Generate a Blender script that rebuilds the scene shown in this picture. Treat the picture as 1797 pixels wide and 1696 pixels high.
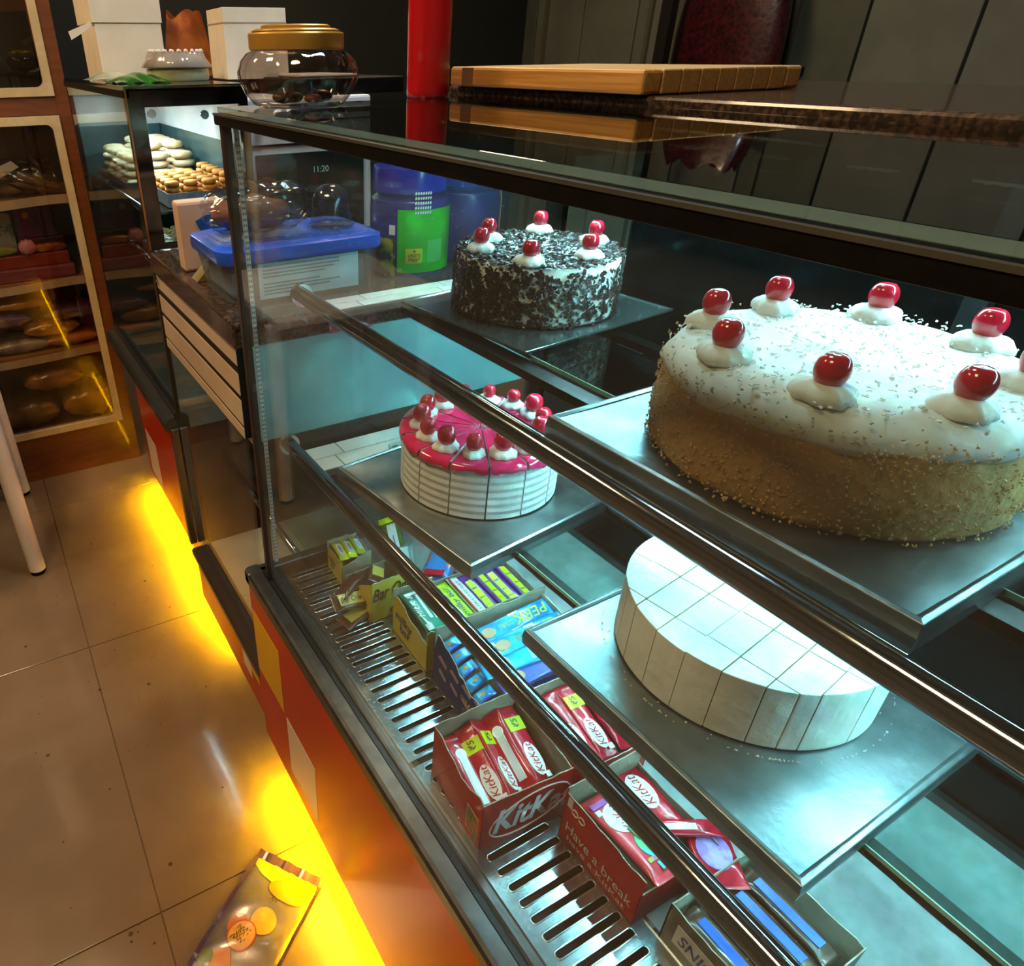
import bpy, math, random
from mathutils import Matrix, Vector, Euler
random.seed(7)
R = math.radians
for o in list(bpy.data.objects): bpy.data.objects.remove(o)
S = bpy.context.scene
COL = S.collection

# ------------------------------------------------------------------ camera
CAMLOC = Vector((-0.34, 0.0, 1.47))
cd = bpy.data.cameras.new('camera'); cam = bpy.data.objects.new('camera', cd); COL.objects.link(cam)
right = Vector((0.88354933, -0.46821932, -0.01054802))
down = Vector((-0.25276384, -0.45777348, -0.8523813))
fwd = Vector((0.39427279, 0.75578708, -0.52281436))
M = Matrix((right, -down, -fwd)).transposed().to_4x4(); M.translation = CAMLOC
cam.matrix_world = M
cd.sensor_fit = 'HORIZONTAL'; cd.sensor_width = 36.0
cd.lens = 1230.0 / 1797.0 * 36.0
cd.shift_x = (898.5 - 636.0) / 1797.0
cd.clip_start = 0.02; cd.clip_end = 60
S.camera = cam

# ------------------------------------------------------------------ world, exposure
W = bpy.data.worlds.new('world'); S.world = W; W.use_nodes = True
W.node_tree.nodes['Background'].inputs[0].default_value = (1.0, 0.78, 0.55, 1)
W.node_tree.nodes['Background'].inputs[1].default_value = 0.02
S.view_settings.view_transform = 'Standard'; S.view_settings.look = 'None'
S.view_settings.exposure = 0.46; S.view_settings.gamma = 1.0
S.view_settings.use_curve_mapping = False
try:
    S.cycles.transparent_max_bounces = 28; S.cycles.use_light_tree = False; S.cycles.sample_clamp_indirect = 6.0; S.cycles.max_bounces = 6; S.cycles.glossy_bounces = 4; S.cycles.diffuse_bounces = 3
    S.cycles.use_adaptive_sampling = True; S.cycles.adaptive_threshold = .04; S.cycles.caustics_reflective = False; S.cycles.caustics_refractive = False
except Exception: pass
CEIL_W = 27.0        # ceiling lamps
LED_W = 2700.0        # cool chips in the main case
LED_C = 3000.0        # cool chips in the far case
AMBER = 3700.0        # amber chips under the front panels

# ------------------------------------------------------------------ materials
def lin(c):
    if isinstance(c, str):
        c = c.lstrip('#'); c = [int(c[i:i+2], 16)/255 for i in (0, 2, 4)]
    return tuple((x/12.92 if x <= .04045 else ((x+.055)/1.055)**2.4) for x in c) + (1.0,)
MATS = {}
def mat(name, col=None, rough=.5, metal=0.0, col2=None, scale=30, bump=0.0, bscale=80, coat=0.0, spec=.5, emit=None, es=0, trans=0.0, detail=4, stretch=None, sss=0.0, lo=.4, hi=.6):
    if name in MATS: return MATS[name]
    m = bpy.data.materials.new(name); m.use_nodes = True; nt = m.node_tree; N = nt.nodes; L = nt.links
    b = N['Principled BSDF']
    c1 = lin(col)
    b.inputs['Roughness'].default_value = rough; b.inputs['Metallic'].default_value = metal
    b.inputs['Specular IOR Level'].default_value = spec; b.inputs['Coat Weight'].default_value = coat
    b.inputs['Coat Roughness'].default_value = .05
    if trans: b.inputs['Transmission Weight'].default_value = trans
    if sss:
        b.inputs['Subsurface Weight'].default_value = sss; b.inputs['Subsurface Scale'].default_value = .01
    tc = N.new('ShaderNodeTexCoord'); src = tc.outputs['Object']
    if stretch:
        mp = N.new('ShaderNodeMapping'); mp.inputs['Scale'].default_value = stretch; L.new(src, mp.inputs[0]); src = mp.outputs[0]
    nz = N.new('ShaderNodeTexNoise'); nz.inputs['Scale'].default_value = scale; nz.inputs['Detail'].default_value = detail; L.new(src, nz.inputs['Vector'])
    cr = N.new('ShaderNodeValToRGB'); cr.color_ramp.elements[0].position = lo; cr.color_ramp.elements[1].position = hi
    cr.color_ramp.elements[0].color = c1
    cr.color_ramp.elements[1].color = lin(col2) if col2 else tuple(x*.93 for x in c1[:3])+(1,)
    L.new(nz.outputs['Fac'], cr.inputs[0]); L.new(cr.outputs[0], b.inputs['Base Color'])
    if bump:
        bn = N.new('ShaderNodeTexNoise'); bn.inputs['Scale'].default_value = bscale; bn.inputs['Detail'].default_value = 3; L.new(src, bn.inputs['Vector'])
        bp = N.new('ShaderNodeBump'); bp.inputs['Strength'].default_value = bump; bp.inputs['Distance'].default_value = .004
        L.new(bn.outputs['Fac'], bp.inputs['Height']); L.new(bp.outputs[0], b.inputs['Normal'])
    if emit:
        b.inputs['Emission Color'].default_value = lin(emit); b.inputs['Emission Strength'].default_value = es
    MATS[name] = m; return m
def glass(name, tint='#ffffff', rough=.01, f0=.035, refl=1.0, dirt=0.0):
    if name in MATS: return MATS[name]
    m = bpy.data.materials.new(name); m.use_nodes = True; nt = m.node_tree; N = nt.nodes; L = nt.links
    N.remove(N['Principled BSDF']); out = N['Material Output']
    lw = N.new('ShaderNodeLayerWeight'); lw.inputs[0].default_value = .5
    pw = N.new('ShaderNodeMath'); pw.operation = 'POWER'; pw.inputs[1].default_value = 5; L.new(lw.outputs['Facing'], pw.inputs[0])
    ml = N.new('ShaderNodeMath'); ml.operation = 'MULTIPLY_ADD'; ml.inputs[1].default_value = .9*refl; ml.inputs[2].default_value = f0; L.new(pw.outputs[0], ml.inputs[0])
    tr = N.new('ShaderNodeBsdfTransparent'); tr.inputs[0].default_value = lin(tint)
    gl = N.new('ShaderNodeBsdfGlossy'); gl.inputs['Roughness'].default_value = rough
    mx = N.new('ShaderNodeMixShader'); L.new(ml.outputs[0], mx.inputs[0]); L.new(tr.outputs[0], mx.inputs[1]); L.new(gl.outputs[0], mx.inputs[2])
    last = mx.outputs[0]
    if dirt:
        tc = N.new('ShaderNodeTexCoord'); nz = N.new('ShaderNodeTexNoise'); nz.inputs['Scale'].default_value = 6; nz.inputs['Detail'].default_value = 8
        L.new(tc.outputs['Object'], nz.inputs['Vector'])
        mr = N.new('ShaderNodeMapRange'); mr.inputs[1].default_value = .45; mr.inputs[2].default_value = .8; mr.inputs[3].default_value = dirt*.45; mr.inputs[4].default_value = dirt
        L.new(nz.outputs['Fac'], mr.inputs[0])
        df = N.new('ShaderNodeBsdfDiffuse'); df.inputs[0].default_value = (.6, .6, .6, 1)
        m2 = N.new('ShaderNodeMixShader'); L.new(mr.outputs[0], m2.inputs[0]); L.new(last, m2.inputs[1]); L.new(df.outputs[0], m2.inputs[2]); last = m2.outputs[0]
    L.new(last, out.inputs[0]); MATS[name] = m; return m
def emis(name, col, st):
    if name in MATS: return MATS[name]
    m = bpy.data.materials.new(name); m.use_nodes = True; N = m.node_tree.nodes; L = m.node_tree.links
    N.remove(N['Principled BSDF']); e = N.new('ShaderNodeEmission'); e.inputs[0].default_value = lin(col); e.inputs[1].default_value = st
    L.new(e.outputs[0], N['Material Output'].inputs[0]); MATS[name] = m; return m

# ------------------------------------------------------------------ mesh builder
class MB:
    def __init__(s): s.v = []; s.f = []; s.m = []
    def add(s, vs, fs, mi=0):
        n = len(s.v); s.v += [tuple(v) for v in vs]; s.f += [tuple(i+n for i in f) for f in fs]; s.m += [mi]*len(fs); return s
    def box(s, x0, x1, y0, y1, z0, z1, mi=0):
        return s.add([(x0,y0,z0),(x1,y0,z0),(x1,y1,z0),(x0,y1,z0),(x0,y0,z1),(x1,y0,z1),(x1,y1,z1),(x0,y1,z1)],
                     [(0,3,2,1),(4,5,6,7),(0,1,5,4),(1,2,6,5),(2,3,7,6),(3,0,4,7)], mi)
    def lathe(s, prof, n=32, c=(0,0,0), mod=None, mi=0, cap=True):
        vs = []; fs = []
        for r, z in prof:
            for i in range(n):
                a = 2*math.pi*i/n; rr = r*(mod(a, z) if mod else 1)
                vs.append((c[0]+rr*math.cos(a), c[1]+rr*math.sin(a), c[2]+z))
        for k in range(len(prof)-1):
            for i in range(n):
                j = (i+1) % n; fs.append((k*n+i, k*n+j, (k+1)*n+j, (k+1)*n+i))
        if cap:
            fs.append(tuple(range(n-1, -1, -1))); fs.append(tuple(range((len(prof)-1)*n, len(prof)*n)))
        return s.add(vs, fs, mi)
    def tube(s, pts, r, n=12, mi=0):
        pts = [Vector(p) for p in pts]; vs = []; fs = []
        for k, p in enumerate(pts):
            t = (pts[min(k+1, len(pts)-1)]-pts[max(k-1, 0)]).normalized()
            u = t.cross(Vector((0, 0, 1)) if abs(t.z) < .9 else Vector((1, 0, 0))).normalized(); w = t.cross(u)
            rr = r[k] if isinstance(r, (list, tuple)) else r
            for i in range(n):
                a = 2*math.pi*i/n; vs.append(p+u*rr*math.cos(a)+w*rr*math.sin(a))
        for k in range(len(pts)-1):
            for i in range(n):
                j = (i+1) % n; fs.append((k*n+i, k*n+j, (k+1)*n+j, (k+1)*n+i))
        fs.append(tuple(range(n-1, -1, -1))); fs.append(tuple(range((len(pts)-1)*n, len(pts)*n)))
        return s.add(vs, fs, mi)
    def prism(s, poly, axis, a, b, mi=0):
        n = len(poly)
        def P(p, w): return {'x': (w, p[0], p[1]), 'y': (p[0], w, p[1]), 'z': (p[0], p[1], w)}[axis]
        s.add([P(p, a) for p in poly]+[P(p, b) for p in poly],
              [tuple(range(n-1, -1, -1)), tuple(range(n, 2*n))]+[(i, (i+1) % n, (i+1) % n+n, i+n) for i in range(n)], mi); return s
    def grid(s, P, nu, nv, mi=0, closeu=False):
        n = len(s.v); vs = [P(i/(nu), j/(nv)) for j in range(nv+1) for i in range(nu+1)]
        fs = [(j*(nu+1)+i, j*(nu+1)+i+1, (j+1)*(nu+1)+i+1, (j+1)*(nu+1)+i) for j in range(nv) for i in range(nu)]
        return s.add(vs, fs, mi)
    def sphere(s, c, r, n=16, m=10, mi=0, sq=(1,1,1)):
        return s.grid(lambda u, v: (c[0]+sq[0]*r*math.sin(math.pi*v)*math.cos(2*math.pi*u), c[1]+sq[1]*r*math.sin(math.pi*v)*math.sin(2*math.pi*u), c[2]-sq[2]*r*math.cos(math.pi*v)), n, m, mi)
    def mesh(s, name, mats):
        me = bpy.data.meshes.new(name); me.from_pydata(s.v, [], s.f)
        for m in (mats if isinstance(mats, (list, tuple)) else [mats]): me.materials.append(m)
        me.polygons.foreach_set('material_index', s.m); me.validate(); me.update()
        return me
    def build(s, name, mats, parent=None, smooth=False, bevel=0, local=False, seg=2, fixn=False, sub=0):
        me = s.mesh(name, mats)
        if fixn:
            import bmesh
            bm = bmesh.new(); bm.from_mesh(me); bmesh.ops.remove_doubles(bm, verts=bm.verts, dist=1e-6); bmesh.ops.recalc_face_normals(bm, faces=bm.faces); bm.to_mesh(me); bm.free()
        o = bpy.data.objects.new(name, me); COL.objects.link(o)
        if smooth: me.shade_smooth()
        if bevel:
            b = o.modifiers.new('bevel', 'BEVEL'); b.width = bevel; b.segments = seg; b.limit_method = 'ANGLE'; b.angle_limit = R(40)
            if smooth: pass
        if sub:
            q = o.modifiers.new('sub', 'SUBSURF'); q.levels = sub; q.render_levels = sub
        if smooth == 'auto':
            try: me.shade_smooth(); me.set_sharp_from_angle(angle=R(35))
            except Exception: pass
        if parent: attach(o, parent, local)
        return o
def attach(o, parent, local=False):
    o.parent = parent
    if not local and parent.type == 'EMPTY':
        o.matrix_parent_inverse = (Matrix.Translation(parent.location) @ parent.rotation_euler.to_matrix().to_4x4()).inverted()
    return o
def thing(name, label, cat, loc=(0,0,0), rz=0, group=None, rot=None):
    o = bpy.data.objects.new(name, None); COL.objects.link(o); o.location = loc
    o.rotation_euler = rot if rot else (0, 0, rz); o.empty_display_size = .02
    return tag(o, label, cat, group)
def tag(o, label, cat, group=None):
    o['label'] = label; o['category'] = cat
    if group: o['group'] = group
    return o
def struct(o): o['kind'] = 'structure'; return o
def stuff(o): o['kind'] = 'stuff'; return o
def lab(o, l): o['label'] = l; return o
def box(name, m, parent, x0, x1, y0, y1, z0, z1, bevel=0, local=False):
    return MB().box(x0,x1,y0,y1,z0,z1).build(name, m, parent, bevel=bevel, local=local)
_tc = {}
def text(s, size, m, parent, origin, u, v, name='lettering', shear=0, ext=.0004, local=False, align='CENTER', lift=.0005, width=None, bold=0):
    """flat printed lettering lying in the plane spanned by u and v"""
    cu = bpy.data.curves.new('t', 'FONT'); cu.body = s; cu.size = 1; cu.align_x = align; cu.align_y = 'CENTER'; cu.shear = shear
    cu.offset = bold; cu.resolution_u = 3
    ob = bpy.data.objects.new('t', cu); COL.objects.link(ob)
    me = bpy.data.meshes.new_from_object(ob)
    bpy.data.objects.remove(ob); bpy.data.curves.remove(cu)
    me.name = name
    u = Vector(u).normalized(); v = Vector(v).normalized(); n = u.cross(v).normalized(); org = Vector(origin)
    xs = [q.co.x for q in me.vertices]; w = max(xs)-min(xs) if xs else 1
    sx = size if not width else width/w
    for q in me.vertices:
        c = q.co; q.co = org+u*c.x*sx+v*c.y*size+n*lift
    me.materials.clear(); me.materials.append(m)
    o = bpy.data.objects.new(name, me); COL.objects.link(o)
    if parent: attach(o, parent, local)
    return o

# common materials
WOOD = mat('brown_laminate', '#74401f', .4, col2='#683818', scale=12, stretch=(1,1,6), coat=.2)
CREAM = mat('cream_trim', '#cdb78a', .45, col2='#c2aa7c', scale=20)
BLACKM = mat('black_metal', '#090808', .5, col2='#0f0d0c', scale=60, spec=.15)
CHROME = mat('chrome', '#c9ccd0', .12, 1.0, col2='#b9bcc0', scale=40)
DCHROME = mat('dark_chrome', '#8f9499', .1, 1.0, col2='#8a8f94', scale=10)
STEEL = mat('brushed_steel', '#b7bbbd', .3, 1.0, col2='#a6aaac', scale=120, bump=.05, bscale=200)
SILL = mat('sill_metal', '#6d7274', .32, .85, col2='#5f6466', scale=30)
WHITE = mat('white_laminate', '#e4e4e0', .35, col2='#dcdcd8', scale=10)
TILE = mat('white_tile', '#eceeea', .15, col2='#e2e6e2', scale=15, coat=.4)
GROUT = mat('grout', '#6b6f6c', .8)
GRANITE = mat('brown_granite', '#2a201a', .22, col2='#6a5240', scale=140, coat=.4, lo=.45, hi=.75, detail=8)
REDP = mat('red_laminate', '#c22a14', .3, col2='#b92511', scale=4, coat=.08, spec=.3)
YELP = mat('yellow_laminate', '#e8b800', .3, col2='#e0b000', scale=4, coat=.08, spec=.3)
WHTP = mat('white_decal', '#e6dcd0', .3, col2='#dfd4c8', scale=4, coat=.08, spec=.3)
PANE = glass('clear_pane', '#f7fbfa', .005, .025, .9, dirt=.035)
TOPG = glass('case_top_glass', '#d4dedb', .01, .06, 1.0)
SHELFG = glass('shelf_glass', '#e0f0ee', .01, .06, .9)
GEDGE = mat('green_glass_edge', '#9fd8cf', .1, col2='#8ccabf', scale=30)
CARD = mat('grey_cardboard', '#a29a86', .8, col2='#978f7c', scale=60, bump=.1)
WPAPER = mat('white_card', '#e9dcc6', .7, col2='#e2d4bd', scale=15)
PLASTIC = glass('clear_plastic', '#eef2f0', .08, .05, .8)
FOIL = glass('clear_wrap', '#efece8', .12, .10, .8)

# ================================================================== SETTING
FLOORM = mat('polished_floor_tile', '#846c52', .13, col2='#786149', scale=3, detail=8, coat=.3, bump=.008, bscale=4)
floor = struct(MB().box(-3, 3.2, -2, 4.2, -.06, -.004).build('floor', mat('floor_bed', '#6f5a41', .8)))
ts = .84
for i in range(-4, 4):
    for j in range(-3, 5):
        x0 = -.36+i*ts; y0 = .86+j*ts
        if x0 > 3.0 or y0 > 4 or x0+ts < -3 or y0+ts < -2: continue
        box('floor_tile', FLOORM, floor, max(x0, -3)+.0012, min(x0+ts, 3.2)-.0012, max(y0, -2)+.0012, min(y0+ts, 4.2)-.0012, -.012, 0, bevel=.001)
# dirt specks on the floor
mb = MB()
for k in range(60):
    x = random.uniform(-.55, -.1); y = random.uniform(.6, 2.3); r = random.choice([.0015, .002, .002, .003, .005])
    mb.lathe([(r, .0001), (r*.7, .0008)], 6, (x, y, 0))
stuff(mb.build('floor_specks', mat('floor_dirt', '#4a3420', .9), floor))
WALLG = mat('dark_green_wall', '#4a4d40', .6, col2='#454839', scale=8)
wb = struct(box('wall_back', mat('wall_back_base', '#2b2d25', .7), None, 3.0, 3.1, -2, 4.2, 0, 2.9))
WPM = [mat('wall_panel_green', '#6d7164', .55, col2='#64685c', scale=6), mat('wall_panel_dark', '#555a4c', .55, col2='#4d5244', scale=6)]
yy = -2.0; k = 0
while yy < 4.2:
    w = .40
    box('wall_panel', WPM[0 if k % 5 else 1], wb, 2.975, 3.0, yy+.006, min(yy+w, 4.2)-.006, .1, 2.88, bevel=.004); yy += w; k += 1
for y in (2.3, 3.1, 3.9):
    box('shelf_rail', mat('rail_olive', '#5d5c49', .5), wb, 2.955, 2.975, y-.012, y+.012, .3, 2.8)
wf = struct(box('wall_far', mat('wall_far_paint', '#1d211d', .6, col2='#191d1a', scale=5), None, -3, 3.1, 4.1, 4.2, 0, 2.9))
wl = struct(box('wall_left', mat('wall_left_paint', '#85735b', .7, col2='#7d6b54', scale=4), None, -3.1, -3.0, -2, 4.2, 0, 2.9))
wn = struct(box('wall_near', mat('wall_near_paint', '#a89a82', .7, col2='#a09078', scale=4), None, -3, 3.1, -2.1, -2.0, 0, 2.9))
ce = struct(box('ceiling', mat('ceiling_paint', '#cfc5b0', .8), None, -3, 3.1, -2, 4.2, 2.9, 3.0))
LAMP = emis('warm_lamp', '#ffd9a6', CEIL_W)
COOL_FILL = emis('cool_fill_lamp', '#d8f0ff', CEIL_W*1.1)
def ceiling_light(x, y, w, d, label, lm=None):
    t = thing('ceiling_light', label, 'lamp', (x, y, 2.86))
    box('light_frame', WHITE, t, x-w/2-.03, x+w/2+.03, y-d/2-.03, y+d/2+.03, 2.875, 2.9)
    box('diffuser', lm or LAMP, t, x-w/2, x+w/2, y-d/2, y+d/2, 2.86, 2.875)
ceiling_light(-1.0, .4, .5, .5, 'square warm ceiling lamp nearest the camera over the aisle')
ceiling_light(-1.0, 2.0, .5, .5, 'square warm ceiling lamp over the aisle by the wooden cabinet')
ceiling_light(1.2, 2.6, .4, .4, 'square warm ceiling lamp behind the far glass case')

ceiling_light(.55, 1.15, .4, .4, 'added unseen cool white fill lamp over the glass case', COOL_FILL)  # added lamp, unseen, to brighten the counter things and cake tops

# ================================================================== MAIN DISPLAY CASE
Y0, Y1 = -.75, 1.06
case = thing('display_case', 'glass cake display case with red lower panel and black top frame', 'display case', (.3, .3, 0))
# base with printed front panel
box('base_body', mat('base_board', '#5a2a18', .5), case, -.012, .64, Y0, 1.105, .083, .545)
pan = box('front_panel', REDP, case, -.03, -.012, Y0, 1.108, .083, .548, bevel=.0015)
def sq(y0, y1, z0, z1, m, X=-.03, par=None):
    return box('printed_square', m, par or pan, X-.0006, X, y0, y1, z0, z1)
sq(.957, 1.102, .305, .477, YELP); sq(.805, .945, .135, .303, WHTP)
# plinth feet
for y in (-.6, .2, 1.0): box('foot', BLACKM, case, .08, .14, y-.03, y+.03, 0, .083)
box('plinth', mat('plinth_black', '#191512', .6), case, .16, .6, Y0+.03, 1.07, .0, .083)
# sill: rounded outer strip, groove, inner track
mb = MB(); prof = [(-.034, .548), (-.034, .570), (-.031, .576), (-.026, .579), (-.006, .579), (-.004, .570), (-.004, .548)]
mb.prism(prof, 'y', Y0, 1.112); mb.build('sill', SILL, case, fixn=True)
box('sill_track', mat('track_dark', '#3a3d3e', .35, .7), case, -.004, .008, Y0, 1.10, .548, .577)
box('sill_inner', SILL, case, .008, .018, Y0, 1.09, .548, .583)
box('sill_end', SILL, case, -.034, .62, 1.088, 1.112, .545, .577, bevel=.003)
# deck
box('deck', mat('deck_steel', '#c9d2d2', .28, .6, col2='#b9c4c4', scale=40), case, .158, .63, Y0, 1.08, .548, .5845)
box('drip_pan', mat('pan_dark', '#2a241e', .6), case, .018, .158, Y0, 1.08, .547, .553)
def grille(y0, y1, x0=.02, x1=.156, s0=.036, s1=.134, pitch=.0205, z=.585, th=.002):
    n = int((y1-y0-.02)/pitch); py = (y1-y0)/n
    mb = MB(); mr = MB()
    for k in range(n):
        yc = y0+py*(k+.5); r = .0042; K = 6
        sl = []
        for i in range(K+1): a = -math.pi/2+math.pi*i/K; sl.append((s1-r+r*math.cos(a), yc+r*math.sin(a)))
        for i in range(K+1): a = math.pi/2+math.pi*i/K; sl.append((s0+r+r*math.cos(a), yc+r*math.sin(a)))
        ou = []
        for i in range(K+1): t = i/K; ou.append((x1, yc+py*(t-.5)))
        for i in range(K+1): t = i/K; ou.append((x0, yc+py*(.5-t)))
        N = len(sl)
        vs = [(x, y, z) for x, y in ou]+[(x, y, z) for x, y in sl]+[(x, y, z-th-.004) for x, y in sl]
        fs = [(i, (i+1) % N, N+(i+1) % N, N+i) for i in range(N)]+[(N+i, N+(i+1) % N, 2*N+(i+1) % N, 2*N+i) for i in range(N)]
        mb.add(vs, fs)
        # raised pressed lip around each slot
        o2 = [((x-(s0+s1)/2)*1.035+(s0+s1)/2, yc+(y-yc)*1.5) for x, y in sl]
        vs = [(x, y, z+.0001) for x, y in o2]+[(x, y, z+.0013) for x, y in [((a[0]+b[0])/2, (a[1]+b[1])/2) for a, b in zip(o2, sl)]]+[(x, y, z-.001) for x, y in sl]
        fs = [(i, (i+1) % N, N+(i+1) % N, N+i) for i in range(N)]+[(N+i, N+(i+1) % N, 2*N+(i+1) % N, 2*N+i) for i in range(N)]
        mr.add(vs, fs)
    p = mb.build('grille_plate', mat('grille_steel', '#aeb9bb', .24, 1.0, col2='#a0abad', scale=60, bump=.04, bscale=30), case)
    mr.build('slot_rims', mat('slot_rim_steel', '#cfd8da', .15, 1.0), p, smooth=True)
grille(.555, 1.04); grille(.05, .545); grille(-.6, .04)
box('grille_seam', CHROME, case, .154, .159, Y0, 1.07, .583, .5875)
# glass
box('front_glass', PANE, case, 0, .005, Y0, 1.06, .57, 1.388)
box('end_glass', PANE, case, .006, .62, 1.055, 1.06, .577, 1.398)
box('corner_post', mat('post_brown', '#4a3d34', .4, .6), case, -.004, .010, 1.052, 1.066, .577, 1.40, bevel=.002)
# top
box('top_glass', TOPG, case, -.004, .437, Y0, 1.066, 1.402, 1.409, bevel=.001)
box('top_front_frame', BLACKM, case, -.010, .006, Y0, 1.068, 1.387, 1.4015, bevel=.002)
box('top_frame_bead', mat('bead_grey', '#55544c', .35, .4), case, -.0108, -.006, Y0, 1.068, 1.3990, 1.4018)
box('top_end_frame', mat('edge_dark', '#3c332c', .4, .5), case, -.006, .437, 1.052, 1.068, 1.386, 1.4015, bevel=.002)
chan = box('led_channel', mat('channel_white', '#e6e2d2', .5), case, .006, .036, Y0, 1.05, 1.388, 1.4015)
rear = box('top_rear_bar', BLACKM, case, .43, .45, Y0, 1.066, 1.372, 1.4015)
box('back_frame', mat('back_frame_dark', '#23282a', .4, .5), case, .62, .64, Y0, 1.066, .545, .60)
box('back_frame', mat('back_frame_dark', '#23282a', .4, .5), case, .62, .64, Y0, 1.066, 1.35, 1.395)
for y in (1.05, .36, -.3): box('back_mullion', mat('back_frame_dark', '#23282a', .4, .5), case, .615, .64, y-.012, y+.012, .60, 1.35)
box('back_pane', glass('back_pane_tint', '#9fb4b4', .05, .01, .2), case, .626, .630, .372, 1.04, .60, 1.35)
box('back_pane', glass('back_pane_tint'), case, .632, .636, -.29, .348, .60, 1.35)
# LED modules: three chips each
LEDM = emis('cool_led', '#a2ecf6', LED_W)
def led_modules(par, pts, axis, chip, nrm, m, nchip=3, size=.004, gap=.012, body=True):
    # the light of the whole row: one long area lamp just under the lenses, as strong as its chips together
    em = [n for n in m.node_tree.nodes if n.type == 'EMISSION'][0]; st = em.inputs[1].default_value; col = em.inputs[0].default_value
    m.cycles.emission_sampling = 'NONE'
    ld = bpy.data.lights.new('led_row_light', 'AREA'); ld.shape = 'RECTANGLE'; ld.size = size*1.5
    ys = [p[1] for p in pts]; ld.size_y = max(ys)-min(ys)+.04; ld.energy = math.pi*st*size*size*nchip*len(pts); ld.color = col[:3]
    lo_ = bpy.data.objects.new('led_row_light', ld); COL.objects.link(lo_); lo_.location = (pts[0][0], (max(ys)+min(ys))/2, pts[0][2]-.0016); attach(lo_, par)
    for p in pts:
        mb = MB(); mc = MB()
        L = gap*nchip/2+.004
        d = {'y': (.006, L, .002), 'z': (.006, .002, L)}[axis]
        p = Vector(p)
        if axis == 'y':
            mb.box(p.x-.006, p.x+.006, p.y-L, p.y+L, p.z, p.z+.003)
            for c in range(nchip):
                yc = p.y+(c-(nchip-1)/2)*gap; mc.box(p.x-size/2, p.x+size/2, yc-size/2, yc+size/2, p.z-.0012, p.z); mc.m[-6] = 1   # only the lower lens gives light
        else:
            mb.box(p.x-.006, p.x+.006, p.y, p.y+.002, p.z-L, p.z+L)
            for c in range(nchip):
                zc = p.z+(c-(nchip-1)/2)*gap; mc.box(p.x-size/2, p.x+size/2, p.y-.0012, p.y, zc-size/2, zc+size/2)
        b = mb.build('led_module', WHITE, par)
        mc.build('led_chip', [mat('chip_body', '#e8e8d8', .4), m], b)
strip = box('corner_led_strip', mat('led_strip_white', '#dfe6e6', .4), case, .012, .019, 1.049, 1.0515, .62, 1.385)
mb = MB()
for k in range(90):
    z = .63+k*.0083
    for dx in (.0138, .0172): mb.box(dx-.0009, dx+.0009, 1.0484, 1.049, z-.0016, z+.0016)
stuff(mb.build('strip_dots', mat('strip_dot_grey', '#6f8488', .4), strip))
# shelf rails (chrome tubes) with end collars
def rail(x, z, r=.0125):
    mb = MB(); mb.tube([(x, Y0+.02, z), (x, 1.054, z)], r, 20); rr = mb.build('shelf_rail', DCHROME, case, smooth='auto')
    MB().tube([(x, 1.046, z), (x, 1.0545, z)], r*1.5, 20).build('collar', CHROME, rr, smooth='auto')
rail(.10, 1.135); rail(.06, .87)
# glass shelves: upper and lower, front edge line bright
def shelf(x0, x1, y0, y1, z, name='glass_shelf'):
    s_ = box(name, SHELFG, case, x0, x1, y0, y1, z-.006, z)
    box('shelf_edge', GEDGE, s_, x0-.0012, x0, y0, y1, z-.0055, z-.0005)
shelf(.235, .60, -.6, .91, 1.145); shelf(.215, .40, -.6, .96, .872)
sup = box('shelf_support', mat('support_dark', '#2c2724', .35, .5), case, .205, .232, -.6, .91, 1.128, 1.1385)
sup2 = box('shelf_support', mat('support_dark', '#2c2724', .35, .5), case, .40, .42, -.6, 1.05, .862, .876)
sup3 = box('shelf_support', mat('support_dark', '#2c2724', .35, .5), case, .395, .415, -.6, .91, 1.128, 1.1385)
sup4 = box('shelf_support', mat('support_dark', '#2c2724', .35, .5), case, .216, .232, -.6, .96, .856, .866)
LEDL = emis('cool_led_low', '#a2ecf6', LED_W*.28)
led_modules(sup4, [(.224, .90-.12*k, .853) for k in range(11)], 'y', None, None, LEDL)
led_modules(rear, [(.44, .97-.11*k, 1.369) for k in range(14)], 'y', None, None, LEDM)
led_modules(sup3, [(.405, .87-.12*k, 1.125) for k in range(11)], 'y', None, None, LEDM)
led_modules(sup2, [(.41, .96-.12*k, .859) for k in range(12)], 'y', None, None, LEDL)
# white tiled ledges at the far end of both shelves
def ledge(x0, x1, y0, y1, z):
    l = box('tile_ledge', GROUT, case, x0, x1, y0, y1, z-.014, z-.0015)
    rows = [(y0, (y0+y1)/2), ((y0+y1)/2, y1)]; off = [.055, .075]
    for (a, b), of in zip(rows, off):
        xs = [x0]+[x for x in [x0+of+.16*k for k in range(6)] if x < x1-.02]+[x1]
        for p, q in zip(xs, xs[1:]): box('tile', TILE, l, p+.001, q-.001, a+.001, b-.001, z-.003, z, bevel=.0006)
ledge(.13, .60, .995, 1.052, 1.12); ledge(.075, .40, .965, 1.05, .85)

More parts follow.
